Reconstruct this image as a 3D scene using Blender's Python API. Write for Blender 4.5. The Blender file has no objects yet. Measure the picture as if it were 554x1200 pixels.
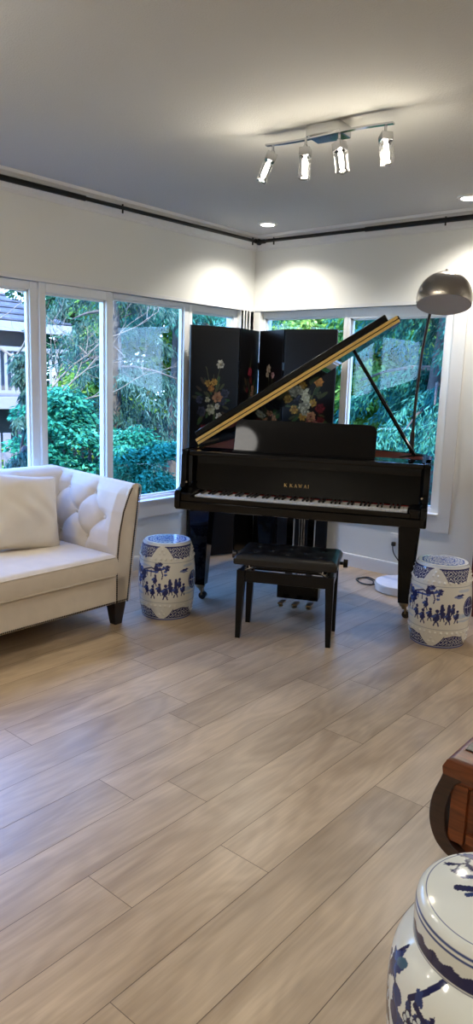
import bpy, bmesh, math, random
import numpy as np
from mathutils import Vector, Matrix

random.seed(7)
RNG = np.random.default_rng(11)
PI = math.pi
scene = bpy.context.scene
COL = scene.collection
XL, YB, ZC, CH = -3.868, 4.76, 2.54, 1.423      # left wall, back wall, ceiling, camera height
XR, YF = 2.3, -3.2                               # the two walls behind the camera

# ------------------------------------------------------------------ materials
def new_mat(name):
    m = bpy.data.materials.new(name); m.use_nodes = True
    nt = m.node_tree
    return m, nt, nt.nodes['Principled BSDF']

def mat(name, col, rough=.5, metal=0.0, spec=.5, coat=0.0, noise=0.0, nscale=30, bump=0.0, bscale=200, sheen=0.0, trans=0.0):
    m, nt, b = new_mat(name)
    b.inputs['Base Color'].default_value = (*col, 1)
    b.inputs['Roughness'].default_value = rough
    b.inputs['Metallic'].default_value = metal
    b.inputs['Specular IOR Level'].default_value = spec
    b.inputs['Coat Weight'].default_value = coat
    b.inputs['Coat Roughness'].default_value = .04
    b.inputs['Sheen Weight'].default_value = sheen
    b.inputs['Transmission Weight'].default_value = trans
    tc = nt.nodes.new('ShaderNodeTexCoord')
    if noise:
        n = nt.nodes.new('ShaderNodeTexNoise'); n.inputs['Scale'].default_value = nscale
        n.inputs['Detail'].default_value = 4
        nt.links.new(tc.outputs['Object'], n.inputs['Vector'])
        r = nt.nodes.new('ShaderNodeMapRange')
        r.inputs[1].default_value = .3; r.inputs[2].default_value = .7
        r.inputs[3].default_value = 1 - noise; r.inputs[4].default_value = 1 + noise
        nt.links.new(n.outputs['Fac'], r.inputs[0])
        mx = nt.nodes.new('ShaderNodeVectorMath'); mx.operation = 'SCALE'
        mx.inputs[0].default_value = col
        nt.links.new(r.outputs[0], mx.inputs['Scale'])
        nt.links.new(mx.outputs[0], b.inputs['Base Color'])
    if bump:
        n2 = nt.nodes.new('ShaderNodeTexNoise'); n2.inputs['Scale'].default_value = bscale
        n2.inputs['Detail'].default_value = 3
        nt.links.new(tc.outputs['Object'], n2.inputs['Vector'])
        bp = nt.nodes.new('ShaderNodeBump'); bp.inputs['Strength'].default_value = bump
        bp.inputs['Distance'].default_value = .004
        nt.links.new(n2.outputs['Fac'], bp.inputs['Height'])
        nt.links.new(bp.outputs[0], b.inputs['Normal'])
    return m

def emis(name, col, s):
    m, nt, b = new_mat(name)
    b.inputs['Base Color'].default_value = (*col, 1)
    b.inputs['Emission Color'].default_value = (*col, 1)
    b.inputs['Emission Strength'].default_value = s
    return m

def wood(name, dark, light, scale=(2, 25, 25), rough=.3, coat=.3):
    m, nt, b = new_mat(name)
    tc = nt.nodes.new('ShaderNodeTexCoord')
    mp = nt.nodes.new('ShaderNodeMapping'); mp.inputs['Scale'].default_value = scale
    n = nt.nodes.new('ShaderNodeTexNoise'); n.inputs['Scale'].default_value = 2.5; n.inputs['Detail'].default_value = 6
    n.inputs['Distortion'].default_value = 1.2
    cr = nt.nodes.new('ShaderNodeValToRGB')
    cr.color_ramp.elements[0].position = .32; cr.color_ramp.elements[0].color = (*dark, 1)
    cr.color_ramp.elements[1].position = .7; cr.color_ramp.elements[1].color = (*light, 1)
    nt.links.new(tc.outputs['Object'], mp.inputs[0]); nt.links.new(mp.outputs[0], n.inputs['Vector'])
    nt.links.new(n.outputs['Fac'], cr.inputs[0]); nt.links.new(cr.outputs[0], b.inputs['Base Color'])
    b.inputs['Roughness'].default_value = rough; b.inputs['Coat Weight'].default_value = coat
    return m

def painted(name, rough=.10, coat=0, spec=.5):
    """glazed or lacquered surface whose own pattern is stored in the mesh"""
    m, nt, b = new_mat(name)
    a = nt.nodes.new('ShaderNodeAttribute'); a.attribute_name = 'pattern'
    nt.links.new(a.outputs['Color'], b.inputs['Base Color'])
    b.inputs['Roughness'].default_value = rough; b.inputs['Coat Weight'].default_value = coat
    b.inputs['Coat Roughness'].default_value = .05
    b.inputs['Specular IOR Level'].default_value = spec
    return m

def leaf_mat(name, stops, trans=.35):
    m, nt, b = new_mat(name)
    nt.nodes.remove(b)
    a = nt.nodes.new('ShaderNodeAttribute'); a.attribute_name = 'tone'
    cr = nt.nodes.new('ShaderNodeValToRGB'); e = cr.color_ramp.elements
    e[0].position = 0; e[0].color = (*stops[0], 1); e[1].position = 1; e[1].color = (*stops[-1], 1)
    for i, s in enumerate(stops[1:-1]):
        k = e.new((i + 1) / (len(stops) - 1)); k.color = (*s, 1)
    nt.links.new(a.outputs['Fac'], cr.inputs[0])
    d = nt.nodes.new('ShaderNodeBsdfDiffuse'); t = nt.nodes.new('ShaderNodeBsdfTranslucent')
    mx = nt.nodes.new('ShaderNodeMixShader'); mx.inputs[0].default_value = trans
    nt.links.new(cr.outputs[0], d.inputs[0]); nt.links.new(cr.outputs[0], t.inputs[0])
    nt.links.new(d.outputs[0], mx.inputs[1]); nt.links.new(t.outputs[0], mx.inputs[2])
    nt.links.new(mx.outputs[0], nt.nodes['Material Output'].inputs[0])
    return m

def glass_mat(name, tint=(.95, .98, .97), refl=1.0):
    m, nt, b = new_mat(name)
    nt.nodes.remove(b)
    t = nt.nodes.new('ShaderNodeBsdfTransparent'); t.inputs[0].default_value = (*tint, 1)
    g = nt.nodes.new('ShaderNodeBsdfGlossy'); g.inputs['Roughness'].default_value = .0
    f = nt.nodes.new('ShaderNodeFresnel')
    ge = nt.nodes.new('ShaderNodeNewGeometry'); ir = nt.nodes.new('ShaderNodeMapRange')
    ir.inputs[3].default_value = 1.45; ir.inputs[4].default_value = 1 / 1.45
    nt.links.new(ge.outputs['Backfacing'], ir.inputs[0]); nt.links.new(ir.outputs[0], f.inputs[0])
    k = nt.nodes.new('ShaderNodeMath'); k.operation = 'MULTIPLY'; k.inputs[1].default_value = refl
    mx = nt.nodes.new('ShaderNodeMixShader')
    nt.links.new(f.outputs[0], k.inputs[0]); nt.links.new(k.outputs[0], mx.inputs[0])
    nt.links.new(t.outputs[0], mx.inputs[1]); nt.links.new(g.outputs[0], mx.inputs[2])
    nt.links.new(mx.outputs[0], nt.nodes['Material Output'].inputs[0])
    return m

def floor_mat():
    m, nt, b = new_mat('light_oak_planks')
    L = nt.links.new; N = nt.nodes.new
    uv = N('ShaderNodeUVMap'); uv.uv_map = 'plank'
    at = N('ShaderNodeAttribute'); at.attribute_name = 'tone'
    sep = N('ShaderNodeSeparateXYZ'); L(uv.outputs[0], sep.inputs[0])
    off = N('ShaderNodeMath'); off.operation = 'MULTIPLY'; off.inputs[1].default_value = 37.0; L(at.outputs['Fac'], off.inputs[0])
    def coords(sx, sy):
        a = N('ShaderNodeMath'); a.operation = 'MULTIPLY'; a.inputs[1].default_value = sx; L(sep.outputs[0], a.inputs[0])
        c = N('ShaderNodeMath'); c.operation = 'MULTIPLY'; c.inputs[1].default_value = sy; L(sep.outputs[1], c.inputs[0])
        cb = N('ShaderNodeCombineXYZ'); L(a.outputs[0], cb.inputs[0]); L(c.outputs[0], cb.inputs[1]); L(off.outputs[0], cb.inputs[2])
        return cb
    big = N('ShaderNodeTexNoise'); big.inputs['Scale'].default_value = 1; big.inputs['Detail'].default_value = 3
    big.inputs['Distortion'].default_value = .6; L(coords(2.0, 7.0).outputs[0], big.inputs['Vector'])
    fine = N('ShaderNodeTexNoise'); fine.inputs['Scale'].default_value = 1; fine.inputs['Detail'].default_value = 6
    L(coords(5.0, 110.0).outputs[0], fine.inputs['Vector'])
    # cathedral figure: rings of a stretched noise
    ring = N('ShaderNodeTexNoise'); ring.inputs['Scale'].default_value = 1; ring.inputs['Detail'].default_value = 1
    L(coords(1.6, 6.0).outputs[0], ring.inputs['Vector'])
    rm = N('ShaderNodeMath'); rm.operation = 'MULTIPLY'; rm.inputs[1].default_value = 60; L(ring.outputs['Fac'], rm.inputs[0])
    sn = N('ShaderNodeMath'); sn.operation = 'SINE'; L(rm.outputs[0], sn.inputs[0])
    cr = N('ShaderNodeValToRGB'); e = cr.color_ramp.elements
    e[0].position = .28; e[0].color = (.325, .232, .142, 1)
    e[1].position = .66; e[1].color = (.490, .370, .240, 1)
    k = e.new(.45); k.color = (.405, .300, .190, 1)
    L(big.outputs['Fac'], cr.inputs[0])
    f1 = N('ShaderNodeMapRange'); f1.inputs[1].default_value = .3; f1.inputs[2].default_value = .7; f1.inputs[3].default_value = .90; f1.inputs[4].default_value = 1.08
    L(fine.outputs['Fac'], f1.inputs[0])
    f2 = N('ShaderNodeMapRange'); f2.inputs[1].default_value = -1; f2.inputs[2].default_value = 1; f2.inputs[3].default_value = .94; f2.inputs[4].default_value = 1.035
    L(sn.outputs[0], f2.inputs[0])
    f3 = N('ShaderNodeMapRange'); f3.inputs[3].default_value = .93; f3.inputs[4].default_value = 1.05; L(at.outputs['Fac'], f3.inputs[0])
    m1 = N('ShaderNodeMath'); m1.operation = 'MULTIPLY'; L(f1.outputs[0], m1.inputs[0]); L(f2.outputs[0], m1.inputs[1])
    m2 = N('ShaderNodeMath'); m2.operation = 'MULTIPLY'; L(m1.outputs[0], m2.inputs[0]); L(f3.outputs[0], m2.inputs[1])
    vm = N('ShaderNodeVectorMath'); vm.operation = 'SCALE'; L(cr.outputs[0], vm.inputs[0]); L(m2.outputs[0], vm.inputs['Scale'])
    L(vm.outputs[0], b.inputs['Base Color'])
    rr = N('ShaderNodeMapRange'); rr.inputs[3].default_value = .25; rr.inputs[4].default_value = .38; L(fine.outputs['Fac'], rr.inputs[0])
    L(rr.outputs[0], b.inputs['Roughness'])
    bp = N('ShaderNodeBump'); bp.inputs['Strength'].default_value = .12; bp.inputs['Distance'].default_value = .002
    L(fine.outputs['Fac'], bp.inputs['Height']); L(bp.outputs[0], b.inputs['Normal'])
    b.inputs['Specular IOR Level'].default_value = .55
    return m

M = {}
M['floor'] = floor_mat()
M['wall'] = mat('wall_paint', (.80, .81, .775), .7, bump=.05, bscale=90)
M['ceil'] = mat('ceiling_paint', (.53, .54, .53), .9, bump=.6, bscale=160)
M['trim'] = mat('white_trim', (.76, .77, .77), .4)
M['vinyl'] = mat('white_vinyl', (.80, .82, .82), .35)
M['glass'] = glass_mat('window_glass', refl=.55)
M['black'] = mat('black_lacquer', (.003, .0028, .003), .05, spec=.30)
M['satin_black'] = mat('satin_black', (.004, .0038, .004), .3, spec=.25)
M['rod'] = mat('black_rod_paint', (.005, .0045, .004), .4, spec=.3)
M['brass'] = mat('brass', (.90, .62, .22), .28, 1.0)
M['old_brass'] = mat('dull_brass', (.30, .22, .12), .35, 1.0)
M['gold'] = mat('gold_leaf', (.75, .52, .20), .35, .8)
M['chrome'] = mat('chrome', (.52, .52, .53), .10, 1.0)
M['steel'] = mat('brushed_nickel', (.34, .31, .28), .24, 1.0, bump=.05, bscale=60)
b_ = M['steel'].node_tree.nodes['Principled BSDF']; b_.inputs['Anisotropic'].default_value = .75
tg_ = M['steel'].node_tree.nodes.new('ShaderNodeTangent'); tg_.direction_type = 'RADIAL'; tg_.axis = 'Z'
M['steel'].node_tree.links.new(tg_.outputs[0], b_.inputs['Tangent'])
M['gunmetal'] = mat('dark_nickel', (.075, .065, .06), .3, 1.0)
M['ivory'] = mat('white_key', (.86, .83, .77), .2)
M['mahogany'] = mat('red_brown_rim', (.16, .032, .02), .3, coat=.3)
M['plate'] = mat('gold_iron_plate', (.55, .38, .14), .4, .6)
M['felt'] = mat('red_felt', (.20, .01, .012), .9)
M['leather'] = mat('black_leather', (.006, .0055, .006), .28, spec=.5, bump=.15, bscale=120)
M['cream'] = mat('cream_linen', (.70, .625, .525), .85, noise=.035, nscale=14, bump=.22, bscale=420, sheen=.15)
M['pillow'] = mat('ivory_cotton', (.72, .66, .57), .9, noise=.03, nscale=10, bump=.25, bscale=300, sheen=.15)
M['nail'] = mat('dark_bronze_nails', (.05, .032, .022), .4, .5)
M['espresso'] = mat('espresso_wood', (.012, .007, .005), .28, coat=.3)
M['rosewood'] = wood('rosewood', (.080, .019, .005), (.235, .062, .016), (2, 16, 16), .28, .15)
M['dark_rosewood'] = wood('dark_rosewood', (.016, .007, .005), (.045, .017, .011), (3, 25, 25), .3, .4)
M['dark_panel'] = mat('dark_table_panel', (.030, .022, .020), .25, coat=.4)
M['red'] = mat('red_lacquer', (.115, .006, .006), .38, coat=.15)
M['marble'] = mat('white_marble', (.74, .74, .74), .25, noise=.06, nscale=9)
M['shade_in'] = mat('shade_inner_paint', (.80, .80, .80), .45)
M['glaze'] = painted('blue_white_glaze')
M['lacquer'] = painted('painted_black_lacquer', .30, 0, .22)
M['cord'] = mat('black_rubber', (.012, .012, .012), .5)
M['plastic'] = mat('white_plastic', (.78, .78, .76), .35)
M['crystal'] = glass_mat('crystal_glass', (.90, .90, .90), 1.6)
M['bulb'] = emis('lit_bulb', (1, .92, .78), 22)
M['can'] = emis('lit_can', (1, .95, .86), 14)
M['dome'] = emis('lit_dome', (1, .96, .90), 5.0)
M['shingle'] = mat('grey_shingles', (.055, .062, .080), .8, noise=.25, nscale=6)
M['siding'] = mat('grey_house_wall', (.11, .115, .125), .9, noise=.08, nscale=3)
M['deck'] = mat('deck_paint', (.26, .27, .31), .7)
M['dark_rail'] = mat('dark_iron', (.02, .025, .03), .5)
M['fence'] = mat('weathered_fence', (.17, .175, .20), .85, noise=.15, nscale=9)
M['bark'] = mat('bark', (.065, .055, .045), .9, noise=.35, nscale=12)
M['pale_bark'] = mat('pale_bark', (.17, .14, .105), .9, noise=.2, nscale=12)
M['earth'] = mat('garden_earth', (.035, .06, .035), 1, noise=.4, nscale=2)
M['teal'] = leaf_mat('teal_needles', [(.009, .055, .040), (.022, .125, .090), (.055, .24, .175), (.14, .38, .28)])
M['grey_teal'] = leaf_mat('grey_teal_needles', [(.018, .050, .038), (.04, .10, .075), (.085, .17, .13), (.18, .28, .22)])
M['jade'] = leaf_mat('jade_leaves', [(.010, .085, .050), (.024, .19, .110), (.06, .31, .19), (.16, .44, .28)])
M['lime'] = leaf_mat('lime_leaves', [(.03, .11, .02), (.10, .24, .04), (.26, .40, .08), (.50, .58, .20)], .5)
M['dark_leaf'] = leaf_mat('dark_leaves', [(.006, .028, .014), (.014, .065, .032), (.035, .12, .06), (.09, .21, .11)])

# ------------------------------------------------------------------ geometry helpers
class G:
    """collects primitives; build() links them as ONE mesh object"""
    def __init__(s): s.v = []; s.f = []
    def add(s, V, F):
        o = len(s.v); s.v += [tuple(p) for p in V]; s.f += [tuple(i + o for i in q) for q in F]; return s
    def bm(s, b):
        b.verts.index_update()
        return s.add([v.co[:] for v in b.verts], [[v.index for v in f.verts] for f in b.faces])
    def box(s, c, d, rot=None, bev=0.0, seg=2):
        b = bmesh.new(); bmesh.ops.create_cube(b, size=1)
        for v in b.verts: v.co = Vector((v.co.x * d[0], v.co.y * d[1], v.co.z * d[2]))
        if bev: bmesh.ops.bevel(b, geom=b.edges[:], offset=bev, segments=seg, affect='EDGES', profile=.5)
        R = rot if rot is not None else Matrix.Identity(3)
        for v in b.verts: v.co = R @ v.co + Vector(c)
        s.bm(b); b.free(); return s
    def span(s, lo, hi, bev=0.0, seg=2):
        return s.box([(a + c) / 2 for a, c in zip(lo, hi)], [abs(c - a) for a, c in zip(lo, hi)], None, bev, seg)
    def tube(s, pts, r, n=10, caps=True):
        P = [Vector(p) for p in pts]; rs = r if isinstance(r, (list, tuple)) else [r] * len(P)
        V = []; F = []; u = None
        for i, p in enumerate(P):
            t = (P[min(i + 1, len(P) - 1)] - P[max(i - 1, 0)]).normalized()
            if u is None: u = t.orthogonal().normalized()
            else: u = (u - t * u.dot(t)).normalized()
            w = t.cross(u)
            for k in range(n):
                a = 2 * PI * k / n; V.append(p + (u * math.cos(a) + w * math.sin(a)) * rs[i])
        for i in range(len(P) - 1):
            for k in range(n):
                F.append((i * n + k, i * n + (k + 1) % n, (i + 1) * n + (k + 1) % n, (i + 1) * n + k))
        if caps: F.append(tuple(range(n - 1, -1, -1))); F.append(tuple((len(P) - 1) * n + k for k in range(n)))
        return s.add(V, F)
    def lathe(s, prof, n=48, c=(0, 0, 0)):
        V = []; F = []
        for r, z in prof:
            for k in range(n):
                a = 2 * PI * k / n; V.append((c[0] + r * math.cos(a), c[1] + r * math.sin(a), c[2] + z))
        m = len(prof)
        for i in range(m - 1):
            for k in range(n):
                F.append((i * n + k, i * n + (k + 1) % n, (i + 1) * n + (k + 1) % n, (i + 1) * n + k))
        if prof[0][0] > 1e-4: F.append(tuple(range(n - 1, -1, -1)))
        if prof[-1][0] > 1e-4: F.append(tuple((m - 1) * n + k for k in range(n)))
        return s.add(V, F)
    def prism(s, poly, lo, hi, axis='z', bev=0.0):
        """polygon in the two other axes (in cyclic-free order x,y / x,z / y,z), extruded along axis"""
        def put(p, h):
            return (p[0], p[1], h) if axis == 'z' else (p[0], h, p[1]) if axis == 'y' else (h, p[0], p[1])
        b = bmesh.new(); n = len(poly)
        A = [b.verts.new(put(p, lo)) for p in poly]; B = [b.verts.new(put(p, hi)) for p in poly]
        b.faces.new(A[::-1]); b.faces.new(B)
        for i in range(n): b.faces.new((A[i], A[(i + 1) % n], B[(i + 1) % n], B[i]))
        bmesh.ops.recalc_face_normals(b, faces=b.faces[:])
        if bev:
            ed = [e for e in b.edges if len(e.link_faces) == 2 and e.calc_face_angle(0) > .6]
            bmesh.ops.bevel(b, geom=ed, offset=bev, segments=2, affect='EDGES', profile=.5)
        s.bm(b); b.free(); return s
    def ball(s, c, r, n=12, sc=(1, 1, 1)):
        prof = []
        V = []; F = []; m = max(6, n // 2)
        for i in range(1, m):
            t = PI * i / m
            for k in range(n):
                a = 2 * PI * k / n
                V.append((c[0] + r * sc[0] * math.sin(t) * math.cos(a), c[1] + r * sc[1] * math.sin(t) * math.sin(a), c[2] - r * sc[2] * math.cos(t)))
        V.append((c[0], c[1], c[2] - r * sc[2])); V.append((c[0], c[1], c[2] + r * sc[2]))
        for i in range(m - 2):
            for k in range(n): F.append((i * n + k, i * n + (k + 1) % n, (i + 1) * n + (k + 1) % n, (i + 1) * n + k))
        for k in range(n):
            F.append((len(V) - 2, (k + 1) % n, k)); F.append((len(V) - 1, (m - 2) * n + k, (m - 2) * n + (k + 1) % n))
        return s.add(V, F)
    def build(s, name, m, parent=None, smooth=35, loc=None):
        me = bpy.data.meshes.new(name); me.from_pydata(s.v, [], s.f); me.validate()
        b = bmesh.new(); b.from_mesh(me); bmesh.ops.recalc_face_normals(b, faces=b.faces[:]); b.to_mesh(me); b.free()
        if smooth:
            me.shade_smooth(); me.set_sharp_from_angle(angle=math.radians(smooth))
        o = link(name, me, m, parent, loc)
        if smooth and len(s.f) < 12000:
            w = o.modifiers.new('face_weighted_normals', 'WEIGHTED_NORMAL'); w.keep_sharp = True; w.weight = 60
        return o

def link(name, me, m, parent=None, loc=None):
    me.materials.append(m)
    o = bpy.data.objects.new(name, me); COL.objects.link(o)
    if parent: o.parent = parent
    if loc is not None: o.location = loc
    return o

def tag(o, label=None, cat=None, group=None, kind=None):
    if label: o['label'] = label
    if cat: o['category'] = cat
    if group: o['group'] = group
    if kind: o['kind'] = kind
    return o

def thing(name, label, cat, loc=(0, 0, 0), rz=0.0, group=None):
    o = bpy.data.objects.new(name, None); COL.objects.link(o)
    o.location = loc; o.rotation_euler = (0, 0, rz); o.empty_display_size = .1
    return tag(o, label, cat, group)

def struct(o): o['kind'] = 'structure'; return o

def copy_tree(o, parent=None):
    c = o.copy(); COL.objects.link(c)
    if parent: c.parent = parent
    for ch in list(o.children): copy_tree(ch, c)
    return c

def quads_mesh(name, V, F, tone=None):
    """fast mesh from numpy arrays of quads"""
    me = bpy.data.meshes.new(name)
    V = np.asarray(V, np.float32); F = np.asarray(F, np.int32); nf = len(F)
    me.vertices.add(len(V)); me.vertices.foreach_set('co', V.ravel())
    me.loops.add(nf * 4); me.loops.foreach_set('vertex_index', F.ravel())
    me.polygons.add(nf); me.polygons.foreach_set('loop_start', np.arange(nf, dtype=np.int32) * 4)
    me.polygons.foreach_set('loop_total', np.full(nf, 4, np.int32))
    me.update(calc_edges=True)
    if tone is not None:
        a = me.attributes.new('tone', 'FLOAT', 'FACE'); a.data.foreach_set('value', np.asarray(tone, np.float32))
    return me

def grid_obj(name, P, m, parent=None, wrap=False, col=None, loc=None, flip=False):
    """smooth grid P[ny,nx,3]; col[ny,nx,3] = the pattern belonging to the surface"""
    ny, nx = P.shape[:2]; idx = np.arange(ny * nx).reshape(ny, nx)
    if wrap: idx = np.concatenate([idx, idx[:, :1]], 1)
    F = np.stack([idx[:-1, :-1], idx[:-1, 1:], idx[1:, 1:], idx[1:, :-1]], -1).reshape(-1, 4)
    if flip: F = F[:, ::-1]
    me = quads_mesh(name, P.reshape(-1, 3), F); me.shade_smooth()
    if col is not None:
        a = me.color_attributes.new('pattern', 'FLOAT_COLOR', 'POINT')
        c = np.ones((ny * nx, 4), np.float32); c[:, :3] = col.reshape(-1, 3)
        a.data.foreach_set('color', c.ravel())
    return link(name, me, m, parent, loc)

class Canvas:
    """small painter in metres; used for the painted decoration of pots and lacquer panels"""
    def __init__(s, w, h, res, bg, wrap=False):
        s.nx = int(round(w / res)); s.ny = int(round(h / res)) + 1; s.w = w; s.h = h; s.wrap = wrap
        s.a = np.empty((s.ny, s.nx, 3), np.float32); s.a[:] = bg
        s.X, s.Y = np.meshgrid((np.arange(s.nx) + .0) * w / (s.nx if wrap else s.nx - 1), np.linspace(0, h, s.ny))
    def dx(s, cx):
        d = s.X - cx
        return (d + s.w / 2) % s.w - s.w / 2 if s.wrap else d
    def put(s, mask, col, al=1.0):
        s.a[mask] = s.a[mask] * (1 - al) + np.array(col, np.float32) * al
    def ell(s, cx, cy, rx, ry, col, rot=0.0, al=1.0, rag=0.0, ph=0.0):
        x = s.dx(cx); y = s.Y - cy
        c, n = math.cos(rot), math.sin(rot); u = (x * c + y * n) / rx; v = (-x * n + y * c) / ry
        q = u * u + v * v
        if rag:
            t = np.arctan2(v, u); q = q * (1 + rag * np.sin(5 * t + ph) + rag * .6 * np.sin(11 * t + 2.3 * ph))
        s.put(q < 1, col, al)
    def line(s, pts, w, col, al=1.0):
        for (x0, y0), (x1, y1) in zip(pts[:-1], pts[1:]):
            x = s.dx(x0); y = s.Y - y0; ex, ey = x1 - x0, y1 - y0; L = ex * ex + ey * ey + 1e-12
            t = np.clip((x * ex + y * ey) / L, 0, 1)
            s.put((x - t * ex) ** 2 + (y - t * ey) ** 2 < (w / 2) ** 2, col, al)
    def band(s, y0, y1, col, al=1.0): s.put((s.Y >= y0) & (s.Y < y1), col, al)

exec_parts = []
# ------------------------------------------------------------------ camera
def camera():
    yaw, pitch, roll, F = -0.697371306, 0.185116087, 0.0311920038, 840.157621
    cy, sy, cp, sp, cr, sr = math.cos(yaw), math.sin(yaw), math.cos(pitch), math.sin(pitch), math.cos(roll), math.sin(roll)
    f = Vector((sy * cp, cy * cp, -sp)); r = Vector((cy, -sy, 0)); u = r.cross(f)
    r2 = cr * r + sr * u; u2 = -sr * r + cr * u
    cd = bpy.data.cameras.new('camera'); cd.sensor_fit = 'VERTICAL'; cd.sensor_height = 24
    cd.lens = F / 1200 * 24; cd.clip_start = .05; cd.clip_end = 300
    o = bpy.data.objects.new('camera', cd); COL.objects.link(o)
    o.matrix_world = Matrix(((r2.x, u2.x, -f.x, 0), (r2.y, u2.y, -f.y, 0), (r2.z, u2.z, -f.z, CH), (0, 0, 0, 1)))
    scene.camera = o
camera()

# ------------------------------------------------------------------ room shell
WZ0, WZ1 = .50, 1.965                       # window opening sill and head
def room():
    # floor: one mesh, every plank its own face with its own grain offset
    pw, pl = .1873, 1.22
    known = {-1.4795: 1.153, -1.854: 1.495, -2.4157: 1.47, -2.2284: 2.148, -1.2922: 1.516, -1.1049: 2.14}
    V = []; F = []; UV = []; T = []; g = .0011
    k0 = int(math.floor((XL - .1 + 1.2922) / pw)); k1 = int(math.ceil((XR + .1 + 1.2922) / pw))
    for k in range(k0, k1):
        x0 = -1.2922 + k * pw; x1 = x0 + pw
        off = RNG.uniform(0, pl)
        for kx, y in known.items():
            if abs(kx - x0) < .03: off = y % pl
        y = YF - .1 - pl + ((off - (YF - .1)) % pl)
        while y < YB + .1:
            a, b = max(y, YF - .1) + g, min(y + pl, YB + .1) - g
            if b > a:
                o = len(V); V += [(x0 + g, a, 0), (x1 - g, a, 0), (x1 - g, b, 0), (x0 + g, b, 0)]
                F.append((o, o + 1, o + 2, o + 3)); r = RNG.uniform()
                T.append(r); UV += [(a - y, 0), (a - y, pw), (b - y, pw), (b - y, 0)]
            y += pl
    # the dark joints: a plane a millimetre lower is part of the slab below
    me = quads_mesh('floor', V, F, T)
    uv = me.uv_layers.new(name='plank'); uv.data.foreach_set('uv', np.array(UV, np.float32).ravel())
    struct(link('floor', me, M['floor']))
    jm = mat('plank_joint', (.15, .115, .085), .8)
    struct(G().span((XL - .16, YF - .16, -.2), (XR + .16, YB + .16, -.0012)).build('floor_base', jm))
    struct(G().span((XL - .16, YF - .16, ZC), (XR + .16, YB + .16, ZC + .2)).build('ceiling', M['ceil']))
    T_ = .16
    wy0, wy1 = 1.55, 4.60                   # opening in the left wall
    wx0, wx1 = -3.80, -2.125                # opening in the back wall
    g = G()
    g.span((XL - T_, YF - T_, 0), (XL, wy0, ZC)); g.span((XL - T_, wy1, 0), (XL, YB + T_, ZC))
    g.span((XL - T_, wy0, 0), (XL, wy1, WZ0)); g.span((XL - T_, wy0, WZ1), (XL, wy1, ZC))
    struct(g.build('wall_left', M['wall']))
    g = G()
    g.span((XL, YB, 0), (wx0, YB + T_, ZC)); g.span((wx1, YB, 0), (XR, YB + T_, ZC))
    g.span((wx0, YB, 0), (wx1, YB + T_, WZ0)); g.span((wx0, YB, WZ1), (wx1, YB + T_, ZC))
    struct(g.build('wall_back', M['wall']))
    struct(G().span((XR, YF - T_, 0), (XR + T_, YB + T_, ZC)).build('wall_right', M['wall']))
    struct(G().span((XL, YF - T_, 0), (XR, YF, ZC)).build('wall_front', M['wall']))
    # crown moulding, two lengths with a stepped cove profile (distance from wall, height)
    pr = [(0, 2.435), (.012, 2.435), (.014, 2.452), (.03, 2.462), (.055, 2.49), (.075, 2.515), (.092, 2.522), (.096, 2.54), (0, 2.54)]
    def run(name, axis, wallpos, sgn, a, b):
        poly = [(wallpos + sgn * d, z) for d, z in pr]
        struct(G().prism(poly, a, b, axis).build(name, M['trim'], smooth=20))
    run('trim_1', 'y', XL, 1, YF, YB); run('trim_2', 'x', YB, -1, XL, XR)
    # baseboards
    bp = [(0, 0), (.014, 0), (.014, .085), (.010, .098), (0, .10)]
    struct(G().prism([(XL + d, z) for d, z in bp], YF, YB, 'y').build('baseboard_left', M['trim']))
    struct(G().prism([(YB - d, z) for d, z in bp], XL, -1.75, 'x').build('baseboard_back', M['trim']))
    # lip along the bottom of the wall above the windows
    struct(G().span((XL - .01, wy0, WZ1 - .004), (XL + .006, YB - .0, WZ1 + .022), .002).build('trim_3', M['trim']))
    struct(G().span((XL, YB - .006, WZ1 - .004), (wx1 + .0, YB + .01, WZ1 + .022), .002).build('trim_4', M['trim']))
    # flat casing: below the left windows, below and beside the back window, flush boards with a fine shadow line
    c = G(); c.span((XL, wy0, .385), (XL + .012, YB, .497), .0015); c.span((XL - .13, wy0, .497), (XL + .02, wy1, .512), .003)
    struct(c.build('trim_5', M['trim']))
    c = G(); c.span((XL + .02, YB - .012, .385), (-2.028, YB, .497), .0015)
    c.span((-2.118, YB - .012, .4975), (-2.028, YB, WZ1 - .005), .0015); c.span((wx0, YB - .02, .497), (wx1, YB + .13, .512), .003)
    struct(c.build('trim_6', M['trim']))
    # corner post between the two window runs
    c = G(); c.span((XL - .02, wy1, .512), (XL - .0, YB, WZ1), .002)
    for yy in (4.625, 4.66, 4.70): c.span((XL - .002, yy, .512), (XL + .008, yy + .012, WZ1), .002)
    struct(c.build('trim_7', M['vinyl']))
room()

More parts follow.
